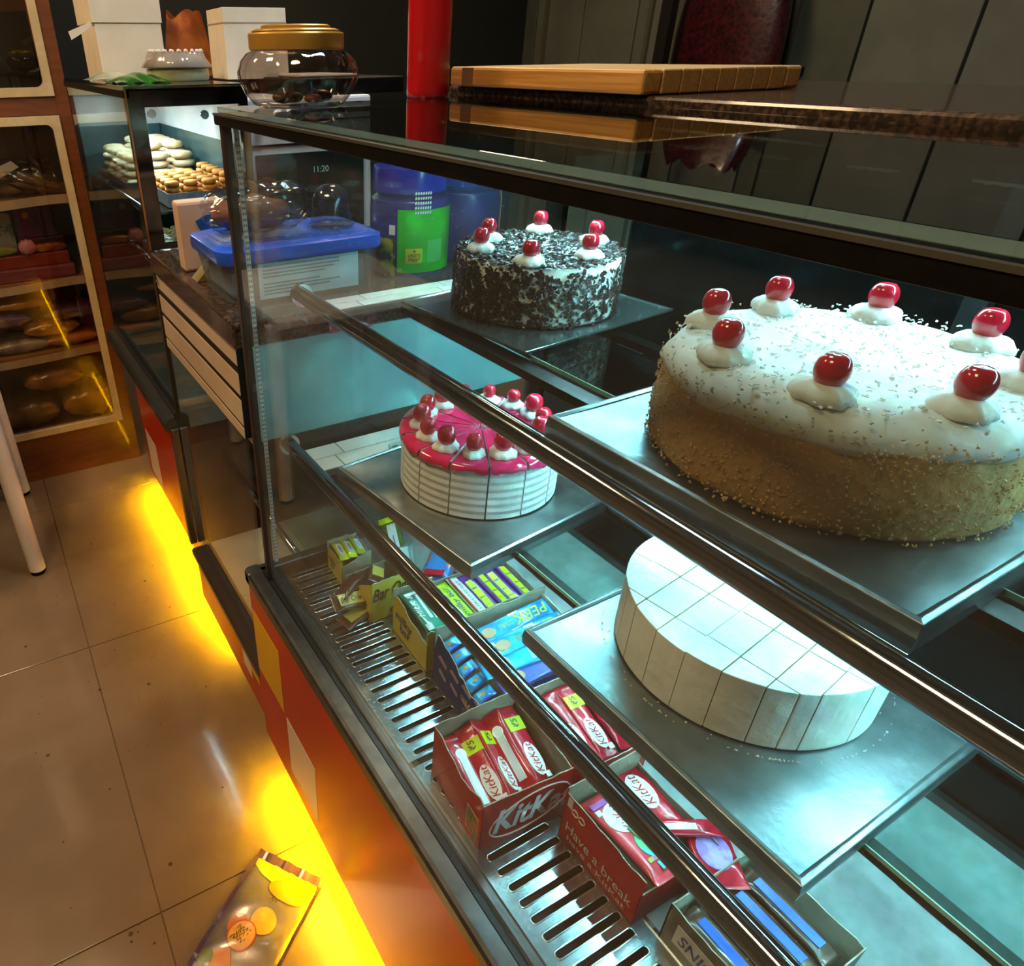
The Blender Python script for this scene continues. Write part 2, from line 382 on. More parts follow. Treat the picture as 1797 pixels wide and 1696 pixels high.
# ================================================================== STEEL TRAYS
def tray(label, cx, cy, rz, w, d, z, lip, m, group='cake trays'):
    """sheet tray: flat top with rolled rim folded down"""
    t = thing('cake_tray', label, 'tray', (cx, cy, z), rz)
    nx, ny = 10, 10
    mb = MB(); mb.grid(lambda u, v: ((u-.5)*w, (v-.5)*d, .0015*math.sin(u*5+v*3)*.6-.001*(1-(2*u-1)**2)*(1-(2*v-1)**2)), nx, ny)
    mb.build('tray_sheet', m, t, smooth=True, local=True)
    mb = MB(); cs = [(-w/2, -d/2), (w/2, -d/2), (w/2, d/2), (-w/2, d/2)]
    if lip > 0:
        sec = [(-.004, .0), (0, .0025), (.004, .001), (.0055, -lip*.4), (.0045, -lip), (.001, -lip+.002), (.002, -lip*.5), (-.001, -.002)]
    else:
        sec = [(-.003, -.0005), (0, .0012), (.003, .0006), (.003, -.003), (0, -.003)]
    vs = []; fs = []; n = len(sec)
    for (x, y) in cs:
        sx = 1 if x > 0 else -1; sy = 1 if y > 0 else -1
        for (o_, z_) in sec: vs.append((x+sx*o_, y+sy*o_, z_))
    for k in range(4):
        for i in range(n):
            j = (i+1) % n; k2 = (k+1) % 4; fs.append((k*n+i, k2*n+i, k2*n+j, k*n+j))
    mb.add(vs, fs); mb.build('tray_rim', m, t, local=True, fixn=True, bevel=.0008)
    return t
TRAYM = mat('tray_tin', '#b4bcbd', .3, 1.0, col2='#8f999b', scale=14, detail=10, bump=.12, bscale=25)
TRAYW = mat('tray_worn', '#8f9a9e', .36, .9, col2='#76858a', scale=18, detail=10, bump=.14, bscale=90)
TRAYP = mat('tray_clear_foil', '#8d9a9a', .22, .85, col2='#76837f', scale=10, detail=6, bump=.06, bscale=12)
tray('thin shiny cake board under the chocolate flake cake', .357, .782, R(6), .29, .255, 1.151, 0, TRAYP)
tray('dull tin tray with deep rim under the pink glazed cake', .256, .762, R(7), .295, .315, .888, .022, TRAYM)
tray('worn bright tin tray under the white sliced cake', .285, .287, R(1), .335, .335, .888, .02, TRAYW)
tray('bright tin tray with dark rim under the tan crumb cake', .27, .30, R(1), .30, .335, 1.161, .024, TRAYW)

# ================================================================== CAKES
CHER = mat('glace_cherry', '#d8203a', .12, col2='#c01830', scale=40, coat=.8, sss=.2)
CREAMW = mat('whipped_cream', '#f2f4f0', .5, col2='#e8ece8', scale=60, bump=.1, bscale=120, sss=.15)
PINKG = mat('pink_glaze', '#e01c58', .08, col2='#e62862', scale=25, coat=1.0, sss=.1, bump=.05, bscale=30)
def rosette_mesh(r=.016, h=.013, seed=0):
    rnd = random.Random(seed); mb = MB(); ph = rnd.random()*6
    prof = [(.8, 0), (1.0, .10), (1.05, .28), (1.0, .5), (.9, .68), (.72, .85), (.45, .97), (.15, 1.0)]
    mb.lathe([(a*r, b*h) for a, b in prof], 28, mod=lambda a, z: 1+.07*math.sin(8*a+z*220+ph)+.08*math.sin(3*a+ph)+.05*math.sin(2*a))
    return mb
def cherry_mesh(r):
    mb = MB(); mb.grid(lambda u, v: tuple(r*q for q in (math.sin(math.pi*v)*math.cos(6.2832*u)*(1-.06*math.cos(math.pi*v)), math.sin(math.pi*v)*math.sin(6.2832*u)*(1-.06*math.cos(math.pi*v)), -1.14*math.cos(math.pi*v)-(.18*math.exp(-((1-v)*9)**2)))), 18, 12)
    return mb
def topping(par, x, y, z, s=1.0, seed=0, cherry=True, ch=.0105, lean=(0, 0)):
    ro = rosette_mesh(.0175*s, .0125*s, seed).build('cream_rosette', CREAMW, par, smooth=True, local=True); ro.location = (x, y, z-.001); ro.rotation_euler = (0, 0, seed)
    if cherry:
        c = cherry_mesh(ch*s).build('cherry', CHER, par, smooth=True, local=True); c.location = (x+lean[0], y+lean[1], z+.0115*s+ch*s*.66)
def flakes(par, n, r, h, top=True, m=None, side_dens=None, name='chocolate_flakes', size=(.003, .0075), seed=1, local=True):
    rnd = random.Random(seed); mb = MB()
    for k in range(n):
        if top and rnd.random() < .5:
            a = rnd.random()*6.2832; q = (r-.001)*math.sqrt(rnd.random()); c = Vector((q*math.cos(a), q*math.sin(a), h+rnd.uniform(.0003, .004))); nr = Vector((rnd.uniform(-.5, .5), rnd.uniform(-.5, .5), 1)).normalized()
        else:
            for _ in range(6):
                a = rnd.random()*6.2832; z = rnd.random()*h
                dens = .78+.22*math.sin(a*2.0+1.2)-.35*max(0, math.sin(a*1.0+2.2)*math.sin(z*80+a*3))-(.35 if z > h*.9 else 0)
                if rnd.random() < dens: break
            c = Vector(((r+.001)*math.cos(a), (r+.001)*math.sin(a), z)); nr = Vector((math.cos(a), math.sin(a), rnd.uniform(-.3, .5))).normalized()
        u = nr.cross(Vector((rnd.uniform(-1, 1), rnd.uniform(-1, 1), rnd.uniform(-1, 1)))).normalized(); v = nr.cross(u)
        l = rnd.uniform(*size)/2; w = l*rnd.uniform(.3, .75); t = .0006
        cu = rnd.uniform(.0, .0014)
        p = [c-u*l-v*w, c-u*l*.1-v*w*1.1+nr*cu, c+u*l-v*w*.5, c+u*l*.8+v*w, c+u*.1*l+v*w+nr*cu, c-u*l*.9+v*w*.8]
        mb.add(p+[q+nr*t for q in p], [(0,1,4,5),(1,2,3,4),(6,7,10,11),(7,8,9,10),(0,1,7,6),(1,2,8,7),(2,3,9,8),(3,4,10,9),(4,5,11,10),(5,0,6,11)])
    return stuff(mb.build(name, m, par, local=local))
CHOCO = mat('dark_chocolate', '#2e211c', .35, col2='#3f2d26', scale=90, coat=.15)
# --- chocolate flake cake
ck = thing('chocolate_cake', 'round cake coated in dark chocolate flakes with six cherries on cream', 'cake', (.357, .787, 1.1535))
r, h = .1165, .077
MB().lathe([(r-.002, 0), (r, .004), (r-.001, h*.5), (r-.003, h-.004), (r-.008, h-.0005), (r*.5, h), (.001, h)], 64, mod=lambda a, z: 1+.006*math.sin(9*a+z*60)).build('cream_coat', CREAMW, ck, smooth=True, local=True)
flakes(ck, 5000, r, h, True, CHOCO, seed=3, size=(.004, .0095))
for k, (dx, dy) in enumerate([(-.082, .026), (-.035, .072), (.067, .078), (.02, -.078), (.087, -.019), (-.071, -.066)]):
    topping(ck, dx, dy, h+.002, 1.08, k)
# --- sliced cakes
def sector(mb, r, z0, z1, a0, a1, n=7, ridge=0, rnd=.003, gap=.0012):
    am = (a0+a1)/2; off = gap/math.sin((a1-a0)/2)/2
    cx, cy = off*math.cos(am), off*math.sin(am)
    zs = [z0+(z1-z0)*k/ (14 if ridge else 3) for k in range((14 if ridge else 3)+1)]
    prof = []
    for k, z in enumerate(zs):
        rr = r-(.0012 if (ridge and k % 2) else 0)-(rnd if k == len(zs)-1 else (rnd*.25 if k == len(zs)-2 else 0))
        prof.append((rr, z))
    da = gap/2/r
    P = lambda rr, a, z: (rr*math.cos(a), rr*math.sin(a), z)
    n0 = len(mb.v); vs = []; fs = []; m = len(prof)
    for (rr, z) in prof:
        for i in range(n+1): vs.append(P(rr, a0+da+(a1-a0-2*da)*i/n, z))
    for k in range(m-1):
        for i in range(n): fs.append((k*(n+1)+i, k*(n+1)+i+1, (k+1)*(n+1)+i+1, (k+1)*(n+1)+i))
    cb = len(vs); vs.append((cx, cy, z0)); ct = len(vs); vs.append((cx, cy, z1))
    fs.append(tuple([ct]+[(m-1)*(n+1)+i for i in range(n+1)])); fs.append(tuple([cb]+[i for i in range(n, -1, -1)]))
    fs.append(tuple([cb]+[k*(n+1) for k in range(m)]+[ct])); fs.append(tuple([ct]+[k*(n+1)+n for k in range(m-1, -1, -1)]+[cb]))
    mb.add(vs, fs); return mb
ck = thing('pink_cake', 'round white cream cake with shiny pink glaze cut in slices', 'cake', (.268, .768, .8905))
r, h, N = .1225, .087, 14
SPONGE = mat('white_icing', '#eef0ee', .55, col2='#e4e6e6', scale=50, bump=.15, bscale=60, sss=.1)
rnd = random.Random(5)
for k in range(N):
    a0 = R(8)+6.28318*k/N; a1 = a0+6.28318/N
    s_ = sector(MB(), r, 0, h, a0, a1, ridge=1, gap=.0022).build('slice', SPONGE, ck, local=True)
    # glaze cap with uneven drips over the rim
    mb = MB(); n = 10; vs = []; fs = []; am = (a0+a1)/2; of = .003
    rows = []
    dr = [rnd.uniform(.002, .012) for _ in range(n+1)]; dr = [(dr[max(i-1,0)]+dr[i]+dr[min(i+1,n)])/3 for i in range(n+1)]
    for i in range(n+1):
        a = a0+.012+(a1-a0-.024)*i/n; c, s2 = math.cos(a), math.sin(a)
        rows.append([(of*math.cos(am)+rr*c*1.0, of*math.sin(am)+rr*s2, z) for rr, z in [(.0, h+.0022), (.05, h+.0024), (.09, h+.0022), (r-.006, h+.0018), (r-.001, h-.0005), (r+.0008, h-.004), (r+.0009, h-.004-dr[i]*.6), (r+.0003, h-.004-dr[i]), (r-.002, h-.004-dr[i])]])
    m = len(rows[0])
    for rw in rows: vs += rw
    for i in range(n):
        for j in range(m-1): fs.append((i*m+j, i*m+j+1, (i+1)*m+j+1, (i+1)*m+j))
    mb.add(vs, fs); mb.build('glaze', PINKG, s_, smooth=True)
for k in range(14):
    a = R(8)+6.28318*(k+.5)/14
    if 20 < math.degrees(a) % 360 < 75: topping(ck, .092*math.cos(a), .092*math.sin(a), h+.002, 1.0, k); continue
    topping(ck, .092*math.cos(a), .092*math.sin(a), h+.002, 1.0+.06*math.sin(k*3), 30+k, True, .0135, (.001*math.sin(k*5), .001*math.cos(k*7)))
ck = thing('white_cake', 'plain white cream cake cut into many slices, on lower shelf', 'cake', (.30, .313, .8905))
r, h, N = .134, .078, 16
ICE2 = mat('rough_white_icing', '#f0f3ee', .6, col2='#e5e8e2', scale=35, bump=.35, bscale=70, sss=.1)
def clip(poly, ax, val, keep):
    out = []; n = len(poly)
    for i in range(n):
        p, q = poly[i], poly[(i+1) % n]; ip = (p[ax]-val)*keep >= 0; iq = (q[ax]-val)*keep >= 0
        if ip: out.append(p)
        if ip != iq:
            t_ = (val-p[ax])/(q[ax]-p[ax]); out.append((p[0]+(q[0]-p[0])*t_, p[1]+(q[1]-p[1])*t_))
    return out
xc = [-.14, -.097, -.035, .030, .095, .14]; yc = [-.14+.035*k for k in range(9)]
for i in range(5):
    for j in range(8):
        pg = [(r*math.cos(6.28318*k/96), r*math.sin(6.28318*k/96)) for k in range(96)]; g = .0003
        for ax, v_, kp in ((0, xc[i]+g, 1), (0, xc[i+1]-g, -1), (1, yc[j]+g, 1), (1, yc[j+1]-g, -1)):
            if pg: pg = clip(pg, ax, v_, kp)
        if len(pg) < 3: continue
        ar = abs(sum(pg[k][0]*pg[(k+1) % len(pg)][1]-pg[(k+1) % len(pg)][0]*pg[k][1] for k in range(len(pg))))/2
        if ar < 1e-4: continue
        mb = MB().prism(pg, 'z', 0, h-.0008*((i*3+j*5) % 3)); nn = len(pg)
        for e in range(nn):
            p, q = pg[e], pg[(e+1) % nn]
            if math.hypot((p[0]+q[0])/2, (p[1]+q[1])/2) < r-.0012: mb.m[2+e] = 1
        mb.build('slice', [ICE2, mat('vanilla_sponge', '#dcc49c', .8, col2='#cdb184', scale=60)], ck, local=True, bevel=.0008)
ck.rotation_euler = (0, 0, R(8))
MB().lathe([(r-.012, .001), (r-.012, h-.012)], 32).build('sponge_core', mat('vanilla_sponge', '#dcc49c', .8, col2='#cdb184', scale=60), ck, local=True)
flakes(ck, 260, r+.012, .001, True, mat('white_crumb', '#dfe4df', .7), name='crumbs', size=(.001, .003), seed=8)
ck = thing('tan_cake', 'round tan crumb cake with white coconut cream top, on upper shelf', 'cake', (.272, .297, 1.1635))
r, h = .142, .090
TAN = mat('tan_crumb', '#d8b27a', .75, col2='#c99c5e', scale=18, detail=8, bump=.5, bscale=120, sss=.08)
MB().lathe([(r-.004, 0), (r, .006), (r+.001, h*.4), (r-.002, h*.75), (r-.006, h-.012), (r-.012, h-.006), (r*.5, h-.004), (.001, h-.004)], 64, mod=lambda a, z: 1+.006*math.sin(11*a+z*90)).build('crumb_coat', TAN, ck, smooth=True, local=True)
MB().lathe([(r-.003, h*.72), (r+.001, h*.80), (r-.003, h-.010), (r-.010, h-.002), (r-.03, h+.003), (r*.5, h), (.001, h)], 72, mod=lambda a, z: 1+(.010*math.sin(9*a)+.008*math.sin(17*a+1) if z < .1 else .004*math.sin(9*a))).build('cream_top', CREAMW, ck, smooth=True, local=True)
flakes(ck, 2600, r+.0005, h*.94, False, mat('tan_crumb_bits', '#dcbb88', .75, col2='#cfa468', scale=50), name='crumb_bits', size=(.0012, .0032), seed=12)
flakes(ck, 1500, r-.004, h+.001, True, mat('coconut', '#f4f4ee', .6), name='coconut_shreds', size=(.0015, .005), seed=15)
for k in range(8):
    a = R(157)+6.28318*k/8; topping(ck, .112*math.cos(a), .112*math.sin(a), h+.001, 1.15, 60+k)

# ================================================================== CHOCOLATE CARTONS AND BARS
ZD = .586
KRED = mat('carton_red', '#c4201e', .45, col2='#b81c1a', scale=8, spec=.3)
KRED2 = mat('wrapper_red', '#c4162c', .2, col2='#ae1026', scale=30, coat=.5, bump=.25, bscale=50)
KWHT = mat('print_white', '#f0ecec', .35)
YTAG = mat('print_lime', '#c8d400', .4, col2='#bccb00', scale=10)
BLK = mat('print_black', '#1c1c1c', .5)
YEL = mat('carton_yellow', '#d9cc2c', .4, col2='#cfc022', scale=8)
YEL2 = mat('carton_pale_yellow', '#e4d65a', .4, col2='#d9ca48', scale=8)
NAVY = mat('carton_navy', '#22408c', .6, col2='#1e3a80', scale=8, spec=.2)
BLUEP = mat('carton_blue', '#1f57c0', .3, col2='#1b4cab', scale=8)
PBLUE = mat('wrapper_blue', '#1f9fd8', .18, col2='#1580c0', scale=25, coat=.6, bump=.2, bscale=40)
PURP = mat('wrapper_purple', '#6a2f8a', .2, col2='#5b2478', scale=25, coat=.6, bump=.2, bscale=50)
GRNW = mat('wrapper_green', '#0f8a6a', .22, col2='#0c7a5c', scale=25, coat=.5, bump=.2, bscale=50)
WHTW = mat('wrapper_white', '#dfe3e3', .25, col2='#ccd2d4', scale=25, coat=.5, bump=.2, bscale=50)
YGW = mat('wrapper_lime', '#b8cf28', .22, col2='#a9c01e', scale=25, coat=.5, bump=.2, bscale=50)
BRNW = mat('wrapper_brown', '#4a2e20', .25, col2='#5c3a28', scale=20, coat=.5, bump=.25, bscale=40)
def carton(label, x0, x1, y0, y1, h, rz, m, hl=None, hr=None, hn=None, hb=None, torn=.002, seed=0, z=ZD, lining=CARD, mf=None):
    """open carton: four printed walls with grey lining; heights of left, right, near and back walls"""
    cx, cy = (x0+x1)/2, (y0+y1)/2; w, d = x1-x0, y1-y0
    t = thing('chocolate_carton', label, 'carton', (cx, cy, z), rz); rnd = random.Random(seed); th = .0016
    hs = dict(l=hl or (h, h), r=hr or (h, h), n=hn or (h, h), b=hb or (h, h))
    def wall(ax, pos, a, b, hh, sign, mm):
        n = 12; mb = MB(); vs = []; fs = []; mis = []
        for i in range(n+1):
            q = a+(b-a)*i/n; t_ = i/n; top = (hh[0]+(hh[1]-hh[0])*t_ if len(hh) == 2 else hh[i % len(hh)])+rnd.uniform(-torn, torn)
            for zz in (0, top):
                for o_ in (0, -sign*th): vs.append((pos+o_, q, zz) if ax == 'x' else (q, pos+o_, zz))
        for i in range(n):
            k = i*4; k2 = k+4
            mb.f = mb.f
            fs += [(k, k2, k2+2, k+2)]; mis.append(0)
            fs += [(k+1, k+3, k2+3, k2+1)]; mis.append(1)
            fs += [(k+2, k2+2, k2+3, k+3)]; mis.append(1)
        fs += [(0, 2, 3, 1), (n*4, n*4+1, n*4+3, n*4+2)]; mis += [0, 0]
        mb.v = vs; mb.f = fs; mb.m = mis
        return mb.build('carton_wall', [mm, lining], t, local=True)
    L = wall('x', -w/2, -d/2, d/2, hs['l'], -1, m); wall('x', w/2, -d/2, d/2, hs['r'], 1, m)
    Nn = wall('y', -d/2, -w/2, w/2, hs['n'], -1, mf or m); wall('y', d/2, -w/2, w/2, hs['b'], 1, m)
    MB().box(-w/2+.001, w/2-.001, -d/2+.001, d/2-.001, 0, .002).build('carton_base', lining, t, local=True)
    return t, L, Nn, w, d
def wrapper_mesh(L, Wd, T, crimp=.010, n=16, seed=0):
    rnd = random.Random(seed); mb = MB(); secs = 14; vs = []; fs = []
    xs = [-L/2, -L/2+crimp*.5, -L/2+crimp, -L/2+crimp*1.8]+[(-L/2+crimp*1.8)+(L-crimp*3.6)*k/6 for k in range(1, 6)]+[L/2-crimp*1.8, L/2-crimp, L/2-crimp*.5, L/2]
    for k, x in enumerate(xs):
        e = min(k, len(xs)-1-k); f = [.08, .10, .25, .85, 1, 1, 1][min(e, 6)]; wf = [1.0, 1.0, .98, .96, .95, .95, .95][min(e, 6)]
        for i in range(n):
            a = 6.28318*i/n; c, s = math.cos(a), math.sin(a)
            sx = abs(c)**.5*(1 if c > 0 else -1); sz = abs(s)**.45*(1 if s > 0 else -1)
            vs.append((x+(.0012*(i % 2) if e == 0 else 0), Wd/2*wf*sx, T/2*f*sz+(rnd.uniform(-.0006, .0006) if e > 2 else 0)))
    m = len(xs)
    for k in range(m-1):
        for i in range(n): j = (i+1) % n; fs.append((k*n+i, k*n+j, (k+1)*n+j, (k+1)*n+i))
    fs += [tuple(range(n-1, -1, -1)), tuple(range((m-1)*n, m*n))]
    return mb.add(vs, fs)
def bar(label, x, y, z, rz, m, L=.115, Wd=.028, T=.012, roll=0, pitch=0, tags=(), group=None, seed=0, name='chocolate_bar', crimp=.009):
    """wrapped bar lying along local x; tags = list of (kind, args) printed on its top face"""
    t = thing(name, label, 'chocolate bar', (x, y, z), group=group, rot=Euler((roll, pitch, rz)))
    wrapper_mesh(L, Wd, T, crimp, seed=seed).build('wrapper', m, t, smooth=True, local=True)
    top = T/2+.0008
    for tg in tags:
        if tg[0] == 'patch':
            _, u0, u1, v0, v1, mm = tg[:6]
            MB().box(u0, u1, v0, v1, top-.0016, top-.0002).build('printed_patch', mm, t, local=True)
        elif tg[0] == 'text':
            _, s, sz, u, v, mm = tg[:6]; wd = tg[6] if len(tg) > 6 else None; fl = tg[7] if len(tg) > 7 else 1
            text(s, sz, mm, t, (u, v, top), (fl, 0, 0), (0, fl, 0), local=True, width=wd, shear=.25)
        elif tg[0] == 'oval':
            _, u, v, ra, rb, mm = tg[:6]
            MB().prism([(u+ra*math.cos(q*.3491), v+rb*math.sin(q*.3491)) for q in range(18)], 'z', top-.0016, top-.0001).build('printed_oval', mm, t, local=True)
    return t
# --- nearest carton, red, front of the case
t, L_, N_, w, d = carton('torn red carton of upright red chocolate bars beside the front glass', .036, .170, .392, .522, .095, R(-5), KRED, hl=(.093, .096, .090, .085, .083, .080, .084, .088, .091, .094, .096, .097), hb=(.097, .112), hn=(.094, .096), seed=1)
text('KitKat', .062, KWHT, t, (.008, -d/2, .045), (1, 0, 0), (0, 0, 1), local=True, shear=.25, width=.122, lift=.0008, bold=.03)
MB().tube([(.006+.060*math.cos(6.2832*q/28), -d/2-.0004, .046+.034*math.sin(6.2832*q/28)+.012*math.cos(6.2832*q/28)) for q in range(29)], .0011, 6).build('logo_outline', KWHT, t, local=True)
MB().box(-w/2-.0005, -w/2, -.058, -.03, .008, .055).build('barcode_patch', mat('print_cream', '#d9c0a8', .5), t, local=True)
for k in range(9): MB().box(-w/2-.0008, -w/2-.0004, -.056+k*.0028, -.0548+k*.0028, .010, .053).build('barcode_line', BLK, t, local=True)
RB = [('patch', .020, .040, -.013, .013, YTAG), ('text', '₹5', .014, .030, 0, BLK, None, 1), ('oval', -.022, 0, .024, .011, KWHT), ('text', 'KitKat', .016, -.022, 0, KRED, .042, 1), ('patch', -.050, -.042, -.012, -.004, KWHT)]
BK = [('patch', -.04, .03, -.006, .006, WHTW), ('oval', .030, 0, .008, .008, KWHT)]
PL = [('oval', -.018, 0, .024, .010, KWHT), ('text', 'KitKat', .014, -.018, 0, KRED, .040, 1)]
for k, (dx, z_, rl, tg, lb) in enumerate([(-.047, .060, 8, BK, 'red chocolate bar showing silver back seam, leftmost in torn carton'), (-.025, .066, -30, RB, 'red chocolate bar with bent lime tag, second from left in torn carton'),
        (-.004, .068, 35, RB, 'red chocolate bar with lime tag in middle of torn carton'), (.018, .070, -40, BK, 'red chocolate bar turned back-up, fourth from left in torn carton'),
        (.043, .070, 10, RB, 'red chocolate bar with flat lime price tag, rightmost in torn carton')]):
    bar(lb, .103+dx, .455-.09*dx+.002*k, ZD+z_, R(84), KRED2, .118, .030, .011, R(rl), R(-14), tg, 'bars in the torn red carton', seed=k)
# --- second red carton with open side
t, L_, N_, w, d = carton('red carton with open printed side at the right of the grille', .138, .262, .238, .368, .082, R(-1), KRED, hl=(.086, .086), hb=(.094, .100), hn=(.060, .062), hr=(.07, .07), seed=2)
text('Have a break', .024, KWHT, t, (-w/2, 0, .030), (0, -1, 0), (0, 0, 1), local=True, lift=.0008, width=.112)
text('have a KitKat', .014, KWHT, t, (-w/2, .0, .012), (0, -1, 0), (0, 0, 1), local=True, lift=.0008, width=.10)
for q, yq in enumerate((.046, .034)): MB().tube([(-w/2-.0004, yq+.005*math.cos(6.2832*e/16), .066+.005*math.sin(6.2832*e/16)) for e in range(17)], .0009, 6).build('printed_emblem', KWHT, t, local=True)
MB().box(-w/2-.0008, -w/2, .052, .060, .066, .082).build('sticker_remnant', KWHT, t, local=True)
PK = mat('wrapper_coral', '#e8404c', .25, col2='#e03844', scale=20, coat=.5)
p = bar('coral chocolate packet printed with a green foam hand, lying in carton', .186, .297, ZD+.064, R(90), PK, .124, .060, .012, 0, R(4), [('oval', .022, 0, .022, .024, KWHT), ('text', 'KitKat', .024, .020, 0, KRED, .04, 1), ('patch', .044, .052, -.026, .026, mat('print_mauve', '#b050a8', .4)), ('patch', .034, .042, .018, .026, KWHT), ('oval', -.020, .002, .017, .012, mat('print_green', '#70c060', .4, col2='#48b0b0', scale=60)), ('patch', -.052, -.042, -.02, .01, mat('print_teal', '#40a8b0', .4)), ('patch', -.040, -.034, -.024, .018, mat('print_violet', '#a860b8', .4, col2='#c8a030', scale=90))], seed=20)
MB().tube([(-.012, .004, .0068), (.006, .006, .0068)], .0025, 8).build('printed_finger', mat('print_green'), p, local=True)
bar('red chocolate packet with white logo behind the coral packet', .232, .318, ZD+.064, R(84), KRED2, .105, .048, .012, 0, R(2), [('oval', .014, 0, .026, .016, KWHT), ('text', 'KitKat', .02, .014, 0, KRED, .045, 1)], seed=21)
bar('thin red bar with silver strip lying across the red packets', .232, .272, ZD+.074, R(-28), KRED2, .100, .022, .008, 0, 0, [('patch', -.035, .02, -.004, .004, WHTW)], seed=22)
bar('dark red packet with mauve swirl under the near rail', .250, .235, ZD+.062, R(60), KRED2, .085, .055, .010, 0, 0, [('oval', 0, 0, .024, .020, mat('print_lilac', '#a890c0', .4, col2='#8a60a8', scale=80))], seed=23)
# --- third red carton, behind the rail
t, L_, N_, w, d = carton('low red carton of red bars right of the torn carton', .188, .312, .388, .518, .072, R(-3), KRED, hb=(.090, .092), hn=(.062, .066), seed=3)
for k, (dx, tg, lb) in enumerate([(-.026, PL, 'red bar under the price tags, leftmost in low carton'), (.004, RB, 'red bar with lime tag and logo in low carton'), (.036, PL, 'red bar nearest the deck in low carton')]):
    bar(lb, .250+dx, .455, ZD+.062, R(86), KRED2, .118, .030, .011, R(-20+20*k), R(-12), tg, 'bars in the low red carton', seed=30+k)
# --- navy carton of blue wafers
t, L_, N_, w, d = carton('navy blue torn carton full of bright blue wafer bars', .139, .348, .548, .676, .10, R(-2), NAVY, hl=(.060, .064, .058, .066, .075, .072, .080, .085, .090, .094, .098, .102), hb=(.105, .110), hn=(.055, .058), torn=.003, seed=4, mf=BLUEP)
for k in range(4):
    for j in range(2):
        MB().prism([(.046-.034*k+j*.004, .030+.028*j), (.026-.034*k, .022+.028*j), (.024-.034*k, .028+.028*j), (.044-.034*k, .037+.028*j)], 'x', -w/2-.0008, -w/2+.0004).build('printed_wafer', mat('print_wafer_pink', '#b89aa8', .5), t, local=True)
text('GRAB', .015, mat('print_gold', '#c8a040', .4), t, (-w/2, -.038, .036), (0, -1, 0), (0, 0, 1), local=True, lift=.0009)
text('GRAB', .015, mat('print_gold'), t, (-w/2, -.045, .014), (0, -1, 0), (0, 0, 1), local=True, lift=.0009)
PKT = [('text', 'PERK', .026, .040, 0, YTAG, .070, -1), ('oval', -.050, 0, .014, .009, mat('print_wafer', '#b08a68', .5)), ('text', 'DOUBLE', .012, -.014, .0, YTAG, .028, -1), ('patch', .0, .02, .010, .014, KWHT)]
for k, (x, y, z_, rz, tg, lb) in enumerate([(.262, .640, .094, 4, PKT, 'blue wafer bar with lime capitals, farthest back in navy carton'), (.268, .608, .092, 2, PKT, 'blue wafer bar with lime capitals, second from back in navy carton'), (.250, .580, .082, -6, PKT[1:2]+[('patch', .0, .06, -.01, .01, mat('print_paleblue', '#6fa8d8', .4))], 'blue wafer bar back-up at the near edge of navy carton'), (.262, .560, .070, 0, PKT[1:2], 'purple-blue wafer bar lowest at the near edge of navy carton')]):
    bar(lb, x, y, ZD+z_, R(rz), PBLUE if k != 3 else mat('wrapper_violet_blue', '#4858c0', .2, col2='#3a48a8', scale=25, coat=.6), .165, .034, .014, R(14), 0, tg, 'bars in the navy carton', seed=40+k)
for k in range(5):
    bar('small turquoise wafer packet in a row behind the torn navy wall, %s from back' % ['first', 'second', 'third', 'fourth', 'fifth'][k], .158+.002*(k % 2), .660-.023*k, ZD+.078-.006*k, R(2), mat('wrapper_turquoise', '#28b4dc', .2, col2='#3a60c8', scale=40, coat=.6) if k % 2 == 0 else PBLUE, .034, .020, .010, 0, R(-20), [('oval', 0, 0, .004, .003, mat('print_gold'))], 'small packets in the navy carton', seed=50+k, crimp=.004)
# --- yellow carton behind it with green packets
t, L_, N_, w, d = carton('yellow torn carton with a green packet inside', .138, .216, .690, .808, .082, R(-2), YEL, hl=(.056, .060, .058, .064, .066, .064, .070, .072, .078, .08, .082, .084), hb=(.09, .092), hn=(.086, .090), torn=.003, seed=5)
text('milky', .026, mat('print_indigo', '#3a2a70', .4), t, (-w/2, .020, .046), (0, -1, 0), (0, 0, 1), local=True, lift=.0012, bold=.02)
text('bar', .026, mat('print_indigo'), t, (-w/2, .014, .026), (0, -1, 0), (0, 0, 1), local=True, lift=.0012, bold=.02)
bar('green milk chocolate packet with white lettering in yellow carton', .166, .750, ZD+.074, R(88), GRNW, .105, .040, .012, 0, R(-6), [('text', 'MILK &', .014, .012, .010, KWHT, .055, 1), ('patch', -.044, -.030, .004, .016, WHTW), ('patch', -.02, .036, -.006, -.001, WHTW), ('patch', -.024, .03, -.015, -.010, WHTW), ('patch', .038, .044, -.016, .016, WHTW)], seed=60)
bar('pale lime packet beside the green packet in yellow carton', .198, .752, ZD+.072, R(86), YGW, .105, .024, .012, 0, R(-4), [('patch', -.04, .04, -.006, .006, WHTW)], seed=61)
